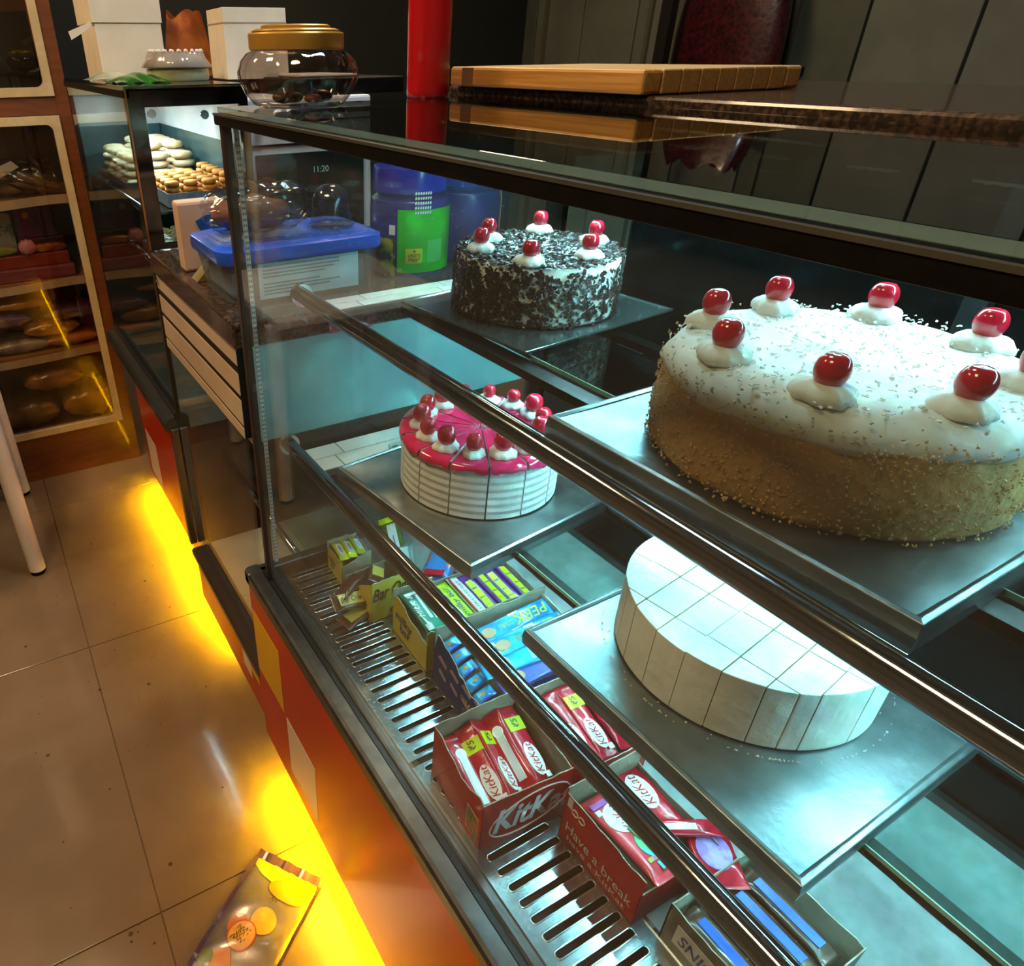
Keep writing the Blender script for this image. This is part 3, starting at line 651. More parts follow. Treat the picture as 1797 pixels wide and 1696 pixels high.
# --- carton of purple bars
t, L_, N_, w, d = carton('grey-walled carton of purple and lime bars under the pink cake tray', .218, .376, .690, .806, .070, R(-2), CARD, hn=(.090, .094), hb=(.075, .075), seed=6)
PT = [('patch', -.045, .035, -.004, .008, YTAG), ('patch', -.03, -.027, -.003, .007, PURP), ('patch', -.012, -.009, -.003, .007, PURP), ('patch', .012, .016, -.003, .007, PURP)]
for k, (x, m, tg, lb) in enumerate([(.232, YGW, [('text', 'milky bar', .014, 0, 0, mat('print_indigo'), .075, 1)], 'lime bar with indigo lettering at left of purple bars'),
        (.256, WHTW, [('text', 'STRAWBERRY', .010, 0, 0, KRED, .08, 1), ('patch', -.05, .05, .008, .012, KRED)], 'silver white bar with red stripe beside the lime bar'),
        (.282, PURP, PT, 'purple bar, leftmost of the four purple bars'), (.306, PURP, PT, 'purple bar, second of the four from left'), (.330, PURP, PT, 'purple bar, third of the four from left'), (.354, PURP, PT, 'purple bar, rightmost of the four purple bars')]):
    bar(lb, x, .748, ZD+.066+.004*(k % 2), R(90), m, .108, .024, .011, R(10 if k % 2 else -8), R(-4), tg, 'bars in the grey-walled carton', seed=70+k)
# --- yellow lettered carton
t, L_, N_, w, d = carton('yellow carton lettered Bar One tipped beside loose bars', .110, .198, .842, .93, .088, R(4), YEL2, hb=(.05, .05), hl=(.088, .03), hr=(.088, .05), seed=7)
text('Bar One', .040, BLK, t, (-.002, -d/2, .060), (1, 0, 0), (0, 0, 1), local=True, lift=.0022, shear=.3, width=.084, bold=.012)
text('₹5/-', .018, mat('print_brown', '#5a3a1c', .5), t, (.008, -d/2, .014), (1, 0, 0), (0, 0, 1), local=True, lift=.0022, bold=.01)
MB().prism([(-.016, .0), (.010, .030), (.042, .0)], 'y', -d/2-.0012, -d/2+.0004).build('printed_fold', mat('print_mustard', '#b89a2c', .45), t, local=True)
BO = [('patch', -.024, .026, -.010, .012, mat('print_goldbrown', '#c8b050', .4)), ('text', 'Bar One', .015, 0, 0, BLK, .044, 1)]
bar('brown chocolate bar with gold lettered band leaning on the yellow carton', .083, .868, ZD+.044, R(4), BRNW, .072, .034, .014, R(30), R(12), BO, seed=80)
bar('brown chocolate bar lying under the lettered one on the grille', .090, .856, ZD+.014, R(20), BRNW, .070, .034, .014, R(10), R(4), BO[:1], seed=81)
bar('crumpled dark brown bar end on top behind the lettered bar', .094, .890, ZD+.056, R(30), BRNW, .066, .030, .014, R(-20), R(-10), [], seed=82)
bar('brown bar standing in the yellow lettered carton', .152, .888, ZD+.062, R(60), BRNW, .085, .034, .014, R(20), R(20), BO[:1], seed=83)
# --- farthest small yellow carton
t, L_, N_, w, d = carton('small yellow carton with open grey flap at the far end of grille', .114, .176, .952, 1.028, .056, R(-4), YEL, hl=(.058, .048), hb=(.062, .064), hn=(.046, .074), hr=(.06, .06), seed=9, mf=CARD)
text('milky', .016, mat('print_indigo'), t, (-w/2, .012, .030), (0, -1, 0), (0, 0, 1), local=True, lift=.0012, bold=.02)
text('bar', .016, mat('print_indigo'), t, (-w/2, .010, .018), (0, -1, 0), (0, 0, 1), local=True, lift=.0012, bold=.02)
for k in range(3):
    bar('lime milk bar with silver print in the far yellow carton, %s from left' % ['first', 'second', 'third'][k], .127+.019*k, .992, ZD+.056, R(80), YGW, .066, .019, .010, R(8*k), R(6), [('patch', -.02, .02, -.005, .005, WHTW), ('text', 'milky', .008, 0, 0, mat('print_indigo'), .03, 1)], 'bars in the far yellow carton', seed=90+k, crimp=.005)
bar('long dark green packet with white print behind the yellow cartons', .232, .962, ZD+.05, R(70), mat('wrapper_darkgreen', '#2e4a1e', .2, col2='#40601f', scale=30, coat=.6), .16, .045, .02, R(-20), R(-14), [('patch', -.05, .05, -.012, .006, WHTW), ('patch', .055, .07, -.02, .02, YTAG), ('patch', -.03, .02, -.005, -.002, BLK)], seed=95)
bar('silver grey packet lying below the dark green packet', .224, .905, ZD+.055, R(64), mat('wrapper_grey', '#8fa0a0', .25, col2='#7c8f8f', scale=30, coat=.5), .10, .036, .018, R(-14), R(-6), [('patch', -.03, .03, -.008, .008, WHTW)], seed=96)
bar('blue and orange snack packet beside the purple bars', .282, .870, ZD+.05, R(40), mat('wrapper_blue_orange', '#2f7fc8', .2, col2='#e07a28', scale=22, coat=.6, lo=.5, hi=.55), .11, .06, .03, R(-14), R(-8), [('patch', -.045, -.03, -.02, .02, KRED2)], seed=97)
bar('orange snack packet under the blue one', .268, .838, ZD+.028, R(20), mat('wrapper_orange', '#d8622a', .25, col2='#c83a20', scale=22, coat=.6), .09, .05, .026, 0, 0, [], seed=98)
# --- brown carton at the near end
t, L_, N_, w, d = carton('brown carton with blue and white capitals at the near end of deck', .155, .30, .085, .215, .07, R(0), mat('carton_brown', '#4a3220', .4, col2='#42301f', scale=8), seed=10)
MB().box(-w/2-.001, -w/2, -.05, .05, .018, .052).build('printed_panel', KWHT, t, local=True)
text('SNICKERS', .026, mat('print_navy', '#1c2c78', .4), t, (-w/2-.001, 0, .034), (0, -1, 0), (0, 0, 1), local=True, shear=.2, width=.09, bold=.02)
for k in range(4):
    bar('brown chocolate bar in the near brown carton, %s from left' % ['first', 'second', 'third', 'fourth'][k], .176+.031*k, .150, ZD+.052, R(90), BRNW, .11, .028, .016, 0, 0, [('patch', -.04, .04, -.006, .006, BLUEP)], 'bars in the near brown carton', seed=100+k)

# ================================================================== TOP OF THE MAIN CASE: granite, board, bottle, jar
gc = thing('granite_counter', 'speckled brown granite counter slab behind the glass case top', 'counter', (.8, .3, 0))
box('granite_slab', GRANITE, gc, .442, 1.02, Y0, 1.16, 1.392, 1.421, bevel=.004)
box('counter_carcass', mat('carcass_dark', '#3a5a62', .5), gc, .66, 1.0, Y0, .90, 0, 1.392)
BAMBOO = mat('bamboo', '#cf9a4f', .4, col2='#b9813a', scale=5, stretch=(60, 1.5, 60), coat=.1, detail=6)
BAMT = mat('bamboo_top', '#c9a468', .45, col2='#b8925a', scale=5, stretch=(50, 1.5, 60), detail=6)
cb = thing('cutting_board', 'thick bamboo cutting board lying on the granite counter', 'cutting board', (.62, .9, 1.4215))
nst = 9
for k in range(nst):
    x0 = .428+k*.034; 
    box('bamboo_strip', BAMBOO if k == 0 else BAMT, cb, x0, x0+.0337, .715, 1.135, 1.4218, 1.4495, bevel=.002 if k not in (0, nst-1) else .004)
# burnt band on the board edge
box('burn_mark', mat('burnt_wood', '#6f4a22', .6), cb, .4276, .43, 1.07, 1.10, 1.4225, 1.4485)
bt = thing('squeeze_bottle', 'tall red plastic sauce bottle standing on the glass top', 'bottle', (.352, 1.085, 1.409)); bt.scale = (.92, .92, 1)
REDB = mat('red_plastic', '#c00f1c', .22, col2='#b40d19', scale=6, coat=.4)
MB().lathe([(.034, 0), (.0362, .003), (.0365, .01), (.0365, .185), (.036, .19), (.030, .20), (.016, .205)], 40).build('bottle_body', REDB, bt, smooth='auto', local=True)
MB().lathe([(.017, .200), (.017, .222), (.014, .226), (.008, .25), (.004, .275)], 24).build('nozzle', REDB, bt, smooth='auto', local=True)
jar = thing('plastic_jar', 'clear ribbed plastic jar with gold screw lid on the case corner', 'jar', (.092, 1.0, 1.4092)); jar.scale = (.87, .87, .74)
JP = glass('jar_plastic', '#ded4cc', .05, .14, 1.0)
prof = [(.058, 0), (.070, .004), (.080, .02), (.0895, .042), (.091, .055), (.086, .072), (.076, .084), (.066, .089), (.063, .094)]
MB().lathe(prof, 80, mod=lambda a, z: 1+.030*math.sin(14*a+z*40)*(1 if .004 < z < .085 else .2)).build('jar_body', JP, jar, smooth=True, local=True)
GOLD = mat('gold_plastic', '#c79a45', .3, .35, col2='#bb8e3c', scale=10, coat=.3)
lid = MB().lathe([(.068, .088), (.0715, .089), (.072, .092), (.072, .112), (.070, .1145), (.064, .115), (.064, .118), (.060, .120), (.052, .120), (.052, .124), (.048, .126), (.001, .126)], 64).build('jar_lid', GOLD, jar, smooth='auto', local=True)
MB().lathe([(.0645, .115), (.067, .1165), (.0645, .118)], 48, cap=False).build('lid_ring', GOLD, lid, smooth=True)
for k, (x, y, s_) in enumerate([(-.03, -.01, .014), (.0, .02, .012), (.03, -.015, .015), (.01, -.03, .011), (-.01, .0, .013)]):
    MB().sphere((x, y, .006+s_*.7), s_, sq=(1.3, 1, .7)).build('sweet', mat('sweet_brown%d' % (k % 2), ['#5a1a1c', '#a8682c'][k % 2], .35), jar, smooth=True, local=True)

# ================================================================== MIDDLE COUNTER (striped fascia, granite top, low glass front)
mc = thing('middle_counter', 'low counter with striped cream fascia and granite top between the cases', 'counter', (.3, 1.38, 0))
YB0, YB1 = 1.115, 1.668
box('granite_top', GRANITE, mc, -.008, .80, YB0-.02, YB1, 1.045, 1.09, bevel=.004)
STRIPE = mat('cream_fascia', '#d3bda2', .35, col2='#cbb498', scale=8, coat=.2)
fz = [(1.045, 1.009), (.993, .953), (.942, .893), (.887, .866)]
fas = box('fascia_backing', mat('stripe_dark', '#1c1410', .5, spec=.2), mc, .0, .012, YB0, YB1, .866, 1.045)
for a, b in fz: box('fascia_board', STRIPE, fas, -.0015, .0, YB0, YB1, b, a, bevel=.0004)
MB().tube([(-.004, 1.655, 1.03), (-.007, 1.655, 1.03)], .006, 12).build('fascia_screw', CHROME, fas)
box('end_panel', mat('end_panel_led_tint', '#a0d8e2', .3, col2='#98d0dc', scale=5, coat=.3), mc, .02, .78, YB0-.018, YB0-.004, .862, 1.045)  # white panel; the cyan LED cast is put into its colour
box('under_board', WHITE, mc, .012, .78, YB0, YB1, .852, .866)
box('low_glass', PANE, mc, .0, .005, YB0, YB1, .272, .866)
box('inner_back', mat('inner_back_brown', '#8a6a50', .4, col2='#7c5c44', scale=6, coat=.2), mc, .55, .57, YB0, YB1, .25, .852)
box('inner_floor', mat('inner_floor_white', '#d8d4cc', .3, col2='#ccc6bc', scale=10), mc, .03, .55, YB0, YB1, .245, .262)
ish = box('inner_shelf', SHELFG, mc, .12, .54, YB0+.02, YB1-.02, .54, .546)
MB().tube([(.1, YB0+.01, .535), (.1, YB1-.01, .535)], .008, 12).build('inner_rail', CHROME, ish, smooth=True)
box('low_base', mat('base_board'), mc, .0, .56, YB0, YB1, .083, .235)
lp = box('low_front_panel', REDP, mc, -.016, .0, YB0, YB1, .083, .235, bevel=.001)
sq(1.225, 1.285, .145, .205, WHTP, -.016, lp); sq(1.165, 1.222, .175, .232, YELP, -.016, lp)
MB().prism([(1.135+.02*math.cos(q*.3927), .14+.02*math.sin(q*.3927)) for q in range(16)], 'x', -.0172, -.016).build('printed_emblem', mat('emblem_mauve', '#a88ab0', .4), lp)
mb = MB(); mb.prism([(-.026, .235), (-.026, .250), (-.020, .256), (.004, .256), (.006, .272), (.022, .272), (.024, .256), (.045, .254), (.045, .235)], 'y', YB0, YB1+.006)
mb.build('low_sill', mat('sill_brown', '#5c514c', .35, .6), mc, fixn=True)

# ================================================================== FAR GLASS CASE
fc = thing('far_case', 'tall glass bakery case with chrome end frame beside the wooden cabinet', 'display case', (.2, 2.1, 0))
CY0, CY1, CX1 = 1.68, 2.50, .262
box('far_base', mat('base_board'), fc, .042, CX1, 1.722, CY1, .083, .62)
fp = box('far_front_panel', REDP, fc, .028, .042, 1.722, CY1, .083, .622, bevel=.001)
sq(2.30, 2.46, .10, .28, WHTP, .028, fp)
mb = MB(); mb.prism([(-.034, .622), (-.034, .645), (-.026, .655), (-.006, .66), (-.006, .672), (.008, .672), (.03, .66), (.03, .622)], 'y', 1.70, CY1); mb.build('far_sill', mat('sill_slate', '#5a6068', .3, .8), fc, fixn=True)
box('far_front_glass', glass('far_pane', '#dfe8e6', .005, .09, 1.0), fc, 0, .005, CY0+.012, CY1, .672, 1.405)
box('far_top_glass', TOPG, fc, -.004, CX1, CY0, CY1+.01, 1.409, 1.417)
box('far_top_edge', BLACKM, fc, -.006, .006, CY0, CY1+.01, 1.396, 1.409)
box('far_deck', mat('deck_steel'), fc, .008, CX1, CY0+.02, CY1, .622, .668)
for x in (-.022, .0): box('low_post', mat('post_steel', '#7d7874', .3, .8), fc, x, x+.02, 1.69, 1.715, .256, .63, bevel=.003)
FR = mat('frame_chrome_dark', '#5a5550', .1, 1.0, col2='#4a4642', scale=20)
box('end_post', FR, fc, 0, .034, CY0, CY0+.012, 1.09, 1.412, bevel=.001)
box('post_trim', mat('trim_copper', '#b98a5a', .2, 1.0), fc, -.004, .0, CY0-.002, CY0+.014, 1.09, 1.412)
box('end_top_bar', FR, fc, .034, CX1, CY0, CY0+.012, 1.378, 1.412, bevel=.001)
box('end_bottom_bar', FR, fc, .034, CX1, CY0, CY0+.012, 1.09, 1.102)
box('end_post', FR, fc, CX1-.02, CX1, CY0, CY0+.012, 1.102, 1.378)
box('low_corner_post', mat('post_brown'), fc, -.004, .006, CY0-.004, CY0+.012, .66, 1.09)
for (x, z) in ((.046, 1.366), (.16, 1.36)): MB().tube([(x, CY0-.004, z), (x, CY0+.002, z)], .009, 16).build('frame_screw', CHROME, fc, smooth='auto')
box('far_back', mat('far_back_white', '#c8ccca', .4), fc, CX1-.01, CX1, CY0+.02, CY1, 1.29, 1.40)
box('far_back_teal', mat('far_back_teal', '#3c5a5c', .3, col2='#345052', scale=12), fc, CX1-.008, CX1, CY0+.02, CY1, .67, 1.29)
box('far_end_board', mat('far_end_grey', '#c4c8c6', .4), fc, .01, CX1-.01, CY1-.012, CY1, 1.29, 1.405)
box('far_end_teal', mat('far_back_teal'), fc, .01, CX1-.01, CY1-.012, CY1, .67, 1.29)
for z in (1.165, 1.044): 
    s_ = box('far_shelf', SHELFG, fc, .03, CX1-.012, CY0+.03, CY1-.02, z-.006, z); 
    MB().tube([(.025, CY0+.02, z-.008), (.025, CY1-.02, z-.008)], .008, 12).build('far_shelf_rail', CHROME, s_, smooth=True)
chan2 = box('far_led_channel', mat('channel_white'), fc, .03, .06, CY0+.05, CY1-.05, 1.396, 1.404)
led_modules(chan2, [(.045, CY0+.12+.14*k, 1.3925) for k in range(5)], 'y', None, None, emis('cool_led_far', '#e0f6ff', LED_C))
def steel_tray(label, x0, x1, y0, y1, z, h=.016):
    t = thing('bakery_tray', label, 'tray', ((x0+x1)/2, (y0+y1)/2, z)); 
    box('tray_floor', STEEL, t, x0, x1, y0, y1, z, z+.002)
    for a in ((x0, x0+.003, y0, y1), (x1-.003, x1, y0, y1), (x0+.003, x1-.003, y0, y0+.003), (x0+.003, x1-.003, y1-.003, y1)): box('tray_wall', STEEL, t, a[0], a[1], a[2], a[3], z+.002, z+h)
steel_tray('steel tray under the stacked cream buns in the far case', .04, .25, 2.06, 2.44, 1.167)
steel_tray('deep steel tray under the golden biscuit stacks in the far case', .07, .25, 1.74, 2.00, 1.167, .03)
BUN = mat('cream_bun', '#ecd9b0', .6, col2='#e0c48e', scale=20, bump=.1)
bun_me = None
def bun_mesh():
    mb = MB(); mb.lathe([(.016, 0), (.024, .002), (.028, .006), (.0285, .010), (.027, .0145), (.022, .0175), (.012, .0195), (.001, .020)], 24); return mb.mesh('cream_bun', BUN)
bun_me = bun_mesh(); bun_me.shade_smooth()
cnt = 0
for ix in range(3):
    for iy in range(5):
        top = 5 if (iy >= 1 and ix in (1, 2)) else 4
        for kz in range(top):
            o = bpy.data.objects.new('cream_bun', bun_me); COL.objects.link(o)
            o.location = (.080+ix*.064+random.uniform(-.004, .004), 2.105+iy*.070+random.uniform(-.004, .004), 1.1692+kz*.0198)
            o.rotation_euler = (0, 0, random.random()*6); o.scale = (1, 1.1, 1)
            tag(o, 'round pale cream bun in the stacked rows of the far case', 'bun', 'stacked cream buns'); cnt += 1
BIS = mat('golden_biscuit', '#d69a44', .6, col2='#c08030', scale=30, bump=.2); bis = MB(); bis.lathe([(.014, 0), (.0165, .002), (.017, .006), (.0165, .010), (.014, .0122), (.001, .0125)], 20)
bis_me = bis.mesh('golden_biscuit', [BIS]); bis_me.shade_smooth()
for ix in range(4):
    for iy in range(5):
        for kz in range(4 if ix < 3 else 5):
            o = bpy.data.objects.new('golden_biscuit', bis_me); COL.objects.link(o)
            o.location = (.092+ix*.044+random.uniform(-.003, .003), 1.775+iy*.046+random.uniform(-.003, .003), 1.1692+kz*.0126)
            tag(o, 'small golden biscuit in the stacks of the far case', 'biscuit', 'stacked golden biscuits')
st = thing('coconut_tray', 'tray heaped with white coconut pieces low in the far case', 'tray', (.16, 1.9, 1.05))
box('heap_tray', STEEL, st, .035, .24, 1.72, 1.95, 1.045, 1.06)
mb = MB(); rn = random.Random(4)
for k in range(900):
    x = rn.uniform(.045, .23); y = rn.uniform(1.73, 1.94); z = 1.063+.03*rn.random()*max(0, 1-((x-.137)/.11)**2); s_ = rn.uniform(.004, .008)
    mb.box(x-s_, x+s_, y-s_*.6, y+s_*.6, z-.002, z+.002)
stuff(mb.build('coconut_pieces', mat('coconut_white', '#e8e4d4', .7), st))

# ================================================================== THINGS ON THE MIDDLE COUNTER
ZB = 1.0905
bx = thing('storage_box', 'clear plastic storage box with bright blue lid', 'storage box', (.165, 1.30, ZB))
BLID = mat('blue_lid', '#2860e0', .22, col2='#2254cc', scale=6, coat=.5)
TUB = glass('tub_plastic', '#c8e0ec', .2, .12, .6, dirt=.25)
mb = MB(); 
def rr(x0, x1, y0, y1, r, n=6):
    P = []
    for cx, cy, a in ((x1-r, y1-r, 0), (x0+r, y1-r, 90), (x0+r, y0+r, 180), (x1-r, y0+r, 270)):
        for i in range(n+1): q = R(a+90*i/n); P.append((cx+r*math.cos(q), cy+r*math.sin(q)))
    return P
def loft(mb, loops, zs, cap0=True, cap1=True):
    n = len(loops[0]); vs = [(p[0], p[1], z) for L_, z in zip(loops, zs) for p in L_]; fs = []
    for k in range(len(loops)-1):
        for i in range(n): j = (i+1) % n; fs.append((k*n+i, k*n+j, (k+1)*n+j, (k+1)*n+i))
    if cap0: fs.append(tuple(range(n-1, -1, -1)))
    if cap1: fs.append(tuple(range((len(loops)-1)*n, len(loops)*n)))
    return mb.add(vs, fs)
BX0, BX1, BY0, BY1 = .014, .322, 1.178, 1.37
loft(MB(), [rr(BX0+.012, BX1-.012, BY0+.012, BY1-.012, .03), rr(BX0, BX1, BY0, BY1, .03)], [ZB, ZB+.078], cap1=False).build('box_tub', TUB, bx, smooth='auto')
loft(MB(), [rr(BX0-.006, BX1+.006, BY0-.006, BY1+.006, .032), rr(BX0-.008, BX1+.008, BY0-.008, BY1+.008, .034), rr(BX0-.006, BX1+.006, BY0-.006, BY1+.006, .032), rr(BX0+.012, BX1-.012, BY0+.012, BY1-.012, .03), rr(BX0+.02, BX1-.02, BY0+.02, BY1-.02, .03)], [ZB+.072, ZB+.080, ZB+.094, ZB+.099, ZB+.096]).build('box_lid', BLID, bx, smooth='auto')
box('box_contents', mat('tub_contents', '#8fb0c4', .7, col2='#a898a0', scale=25), bx, BX0+.02, BX1-.02, BY0+.03, BY1-.02, ZB+.004, ZB+.05, bevel=.008)
pl = box('paper_label', mat('label_paper', '#c4e6f4', .6), bx, .075, .272, BY0+.0015, BY0+.0035, ZB+.006, ZB+.068)
for k in range(9):
    if k in (4,): continue
    wd = [.15, .15, .14, .12, 0, .11, .15, .13, .09][k]
    box('printed_line', mat('print_bluegrey', '#5d8aa0', .6), pl, .083, .083+wd, BY0+.0009, BY0+.0016, ZB+.061-.006*k, ZB+.0634-.006*k)
# clear wrapped bread bag lying on the lid
wr = thing('wrapped_bread', 'brown loaf in crinkled clear wrap lying on the blue lid', 'bread', (.14, 1.27, ZB+.099))
MB().grid(lambda u, v: (.03+.15*v, 1.275+.045*math.cos(6.2832*u)*(math.sin(math.pi*v)**.4), ZB+.135+.03*math.sin(6.2832*u)*(math.sin(math.pi*v)**.4)+.003*math.sin(v*14)), 24, 14).build('loaf', mat('loaf_brown', '#7a4a34', .6, col2='#5c3628', scale=20), wr, smooth=True)
rn = random.Random(11)
def crinkle(u, v, cx, cy, cz, rx, ry, rz):
    b = .5+.5*math.sin(math.pi*min(1, max(0, v)))**.5
    q = 1+.10*math.sin(11*u*6.2832+v*9)+.08*math.sin(5*u*6.2832-v*17)
    return (cx+rx*(2*v-1)*(1+.05*math.sin(u*30)), cy+ry*b*q*math.cos(6.2832*u), cz+max(-rz*.95, rz*b*q*math.sin(6.2832*u)))
MB().grid(lambda u, v: crinkle(u, v, .118, 1.275, ZB+.145, .095, .058, .042), 40, 24).build('clear_wrap', FOIL, wr, smooth=True)
dm = thing('plastic_dome', 'small clear plastic dome standing on the blue lid', 'plastic dome', (.262, 1.27, ZB+.099))
MB().lathe([(.04, 0), (.040, .004), (.036, .03), (.034, .05), (.028, .064), (.015, .072), (.001, .074)], 32, mod=lambda a, z: 1+.015*math.sin(9*a)).build('dome_shell', FOIL, dm, smooth=True, local=True)
MB().lathe([(.040, .0), (.044, .001), (.044, .003), (.040, .004)], 32).build('dome_rim', PLASTIC, dm, smooth=True, local=True)
def pjar(label, x, y, r, h, green=True, sc=1):
    t = thing('snack_jar', label, 'jar', (x, y, ZB))
    PJ = mat('jar_purple', '#2d2a78', .25, col2='#262468', scale=6, coat=.5); PL_ = mat('lid_purple', '#2a2fa8', .22, col2='#242894', scale=6, coat=.5)
    MB().lathe([(r*.86, 0), (r*.97, .003), (r, .02), (r, h*.62), (r*.96, h*.70), (r*.82, h*.74), (r*.82, h*.78)], 40).build('jar_body', PJ, t, smooth='auto', local=True)
    MB().lathe([(r*.86, h*.765), (r*.93, h*.775), (r*.93, h*.94), (r*.90, h*.985), (r*.6, h), (.001, h)], 40, mod=lambda a, z: 1+.004*math.sin(40*a)).build('jar_lid', PL_, t, smooth='auto', local=True)
    if green:
        a0, a1 = green
        def patch(a0, a1, z0, z1, m, e=.0008, name='printed_label'):
            return MB().grid(lambda u, v: ((r+e)*math.cos(a0+(a1-a0)*u), (r+e)*math.sin(a0+(a1-a0)*u), z0+(z1-z0)*v), 14, 2).build(name, m, t, smooth=True, local=True)
        patch(a0, a1, .012, h*.64, mat('label_green', '#18c018', .35, col2='#12b012', scale=8, coat=.4))
        am = a0+(a1-a0)*.12
        patch(am, am+.42, .030, .058, mat('label_yellow', '#e8d020', .4), .0012, 'yellow_patch')
        u = Vector((-math.sin(am+.21), math.cos(am+.21), 0)); c = Vector((math.cos(am+.21), math.sin(am+.21), 0))*(r+.0032)
        for k, (s_, z) in enumerate((('4', .053), ('UNITS', .045), ('FREE*', .037))): text(s_, .009, BLK, t, c+Vector((0, 0, z)), u, (0, 0, 1), local=True, bold=.01)
        patch(am+.55, am+1.0, .030, .072, mat('label_palegreen', '#58c860', .4), .0012, 'pale_patch')
        mk = MB()
        for i in range(7):
            for j in range(5):
                aa = a0+.42+i*.06; zz = h*.60+j*.0085; q = r+.0022
                mk.add([(q*math.cos(aa+d1), q*math.sin(aa+d1), zz+d2) for d1, d2 in ((0, 0), (.04, .002), (.03, .0065), (-.01, .0045))], [(0, 1, 2, 3)])
        mk.build('foil_mark', mat('foil_white', '#e8f0f0', .3), t, local=True)
        patch(a0-.85, a0-.05, .004, .075, mat('label_olive', '#a8b020', .4, col2='#2a3040', scale=30, lo=.5, hi=.55), .0008, 'side_print')
        patch(a0-.22, a0-.06, .082, .1, mat('foil_white'), .001, 'white_mark')
    return t
pjar('purple snack jar with a bright green label by the end glass', .425, 1.25, .078, .20, (R(222), R(322)))
pjar('plain purple snack jar behind the chocolate cake', .592, 1.30, .078, .19, None)
bk = thing('beige_box', 'beige standing carton with blue patch left of the blue-lidded box', 'carton', (.06, 1.47, ZB))
BEI = mat('beige_card', '#cfae94', .6, col2='#c6a48a', scale=10)
MB().box(-.045, .05, -.02, .02, 0, .135).build('carton_body', BEI, bk, bevel=.006, local=True)
MB().prism([(-.012, .098), (.012, .108), (.05, .106), (.05, .04), (.032, .03), (.022, .06), (-.004, .08)], 'y', -.0212, -.02).build('blue_patch', mat('print_royal', '#1c4f9c', .4, col2='#2a78b8', scale=30), bk, local=True)
ns = thing('paper_wedge', 'olive paper wedge leaning at the foot of the beige carton', 'paper', (.035, 1.40, ZB))
MB().prism([(-.02, 0), (.03, 0), (.028, .045)], 'y', -.03, .01).build('paper_fold', mat('olive_paper', '#7d7048', .6), ns, local=True)
fl = tag(MB().prism([(.168, 1.046), (.255, 1.046), (.163, 1.088)], 'y', YB0-.026, YB0-.023).build('flyer', mat('flyer_pink', '#d84a70', .5, col2='#efd0d4', scale=70, lo=.5, hi=.62)), 'pink printed flyer corner stuck against the granite edge', 'flyer')

# ================================================================== OVEN AND STAND, WHITE CUPBOARD BEHIND
ov = thing('countertop_oven', 'white countertop oven with dark door and clock, behind the middle counter', 'oven', (.45, 1.9, 1.06))
box('oven_body', mat('oven_white', '#e4e8ee', .35), ov, .270, .592, 1.715, 2.08, 1.06, 1.385, bevel=.006)
dr = box('oven_door', mat('oven_glass', '#0e1616', .08, col2='#141f1e', scale=8, coat=.8), ov, .280, .566, 1.707, 1.715, 1.085, 1.268, bevel=.002)
box('door_slot', BLACKM, ov, .275, .585, 1.712, 1.715, 1.284, 1.289)
text('11:20', .020, emis('clock_digits', '#8fb0b0', .5), dr, (.445, 1.707, 1.228), (1, 0, 0), (0, 0, 1), lift=.0006)
box('printed_mark', BLK, ov, .548, .566, 1.7145, 1.715, 1.369, 1.3715)
kn = MB().tube([(.30, 1.700, 1.345), (.30, 1.715, 1.345)], .008, 14).build('oven_knob', BLACKM, ov)
tag(box('black_tray', BLACKM, None, .40, .70, 1.74, 2.05, 1.386, 1.421, bevel=.004), 'flat black tray lying on top of the white oven', 'tray')
tag(box('white_board', WHITE, None, .44, .60, 1.80, 2.0, 1.4215, 1.4275, bevel=.002), 'thin white board lying on the black tray', 'board')
sd = thing('oven_stand', 'plain grey stand carrying the white oven', 'stand', (.55, 1.95, 0))
box('stand_top', mat('stand_grey', '#6c6a64', .5), sd, .268, .80, 1.70, 2.2, 1.03, 1.06); box('stand_body', mat('stand_dark', '#35322e', .6), sd, .29, .78, 1.73, 2.18, 0, 1.03)
cp = thing('white_cupboard', 'white two-door cupboard standing behind the counter', 'cupboard', (1.7, 1.9, 0))
box('cupboard_body', mat('cup_white', '#dfe6e6', .4), cp, 1.52, 1.95, 1.68, 2.05, 0, 1.15)
for y0 in (1.69, 1.865):
    dd = box('cupboard_door', WHITE, cp, 1.50, 1.52, y0, y0+.17, .05, 1.13, bevel=.002)
box('cupboard_edge', CHROME, cp, 1.495, 1.52, 2.045, 2.06, 0, 1.15)
mh = thing('maroon_sack', 'dark maroon sparkling bag high on the back wall', 'bag', (2.85, 2.6, 1.42))
tag(mh, 'dark maroon sparkling bag standing on a dark shelf by the back wall', 'bag')
MB().grid(lambda u, v: (2.82+.1*math.cos(6.2832*u)*(1-.3*v**3), 2.50+.28*math.sin(6.2832*u)*(1-.3*v**3), 1.40+.42*v+.02*math.sin(u*40)*v), 36, 10).build('bag_body', mat('maroon_bag', '#220a0c', .35, col2='#4a1016', scale=60, coat=.4, bump=.4, bscale=40), mh, smooth=True)
dsf = thing('dark_shelf', 'dark wall shelf unit with upright post at the right of back wall', 'shelf', (2.8, 2.7, 0))
box('shelf_board', BLACKM, dsf, 2.66, 2.97, 2.2, 3.2, 1.37, 1.40); box('shelf_post', mat('post_black', '#15140f', .5), dsf, 2.64, 2.68, 2.68, 2.74, 1.40, 2.6); box('shelf_body', mat('carcass_dark'), dsf, 2.70, 2.97, 2.22, 3.18, 0, 1.37)

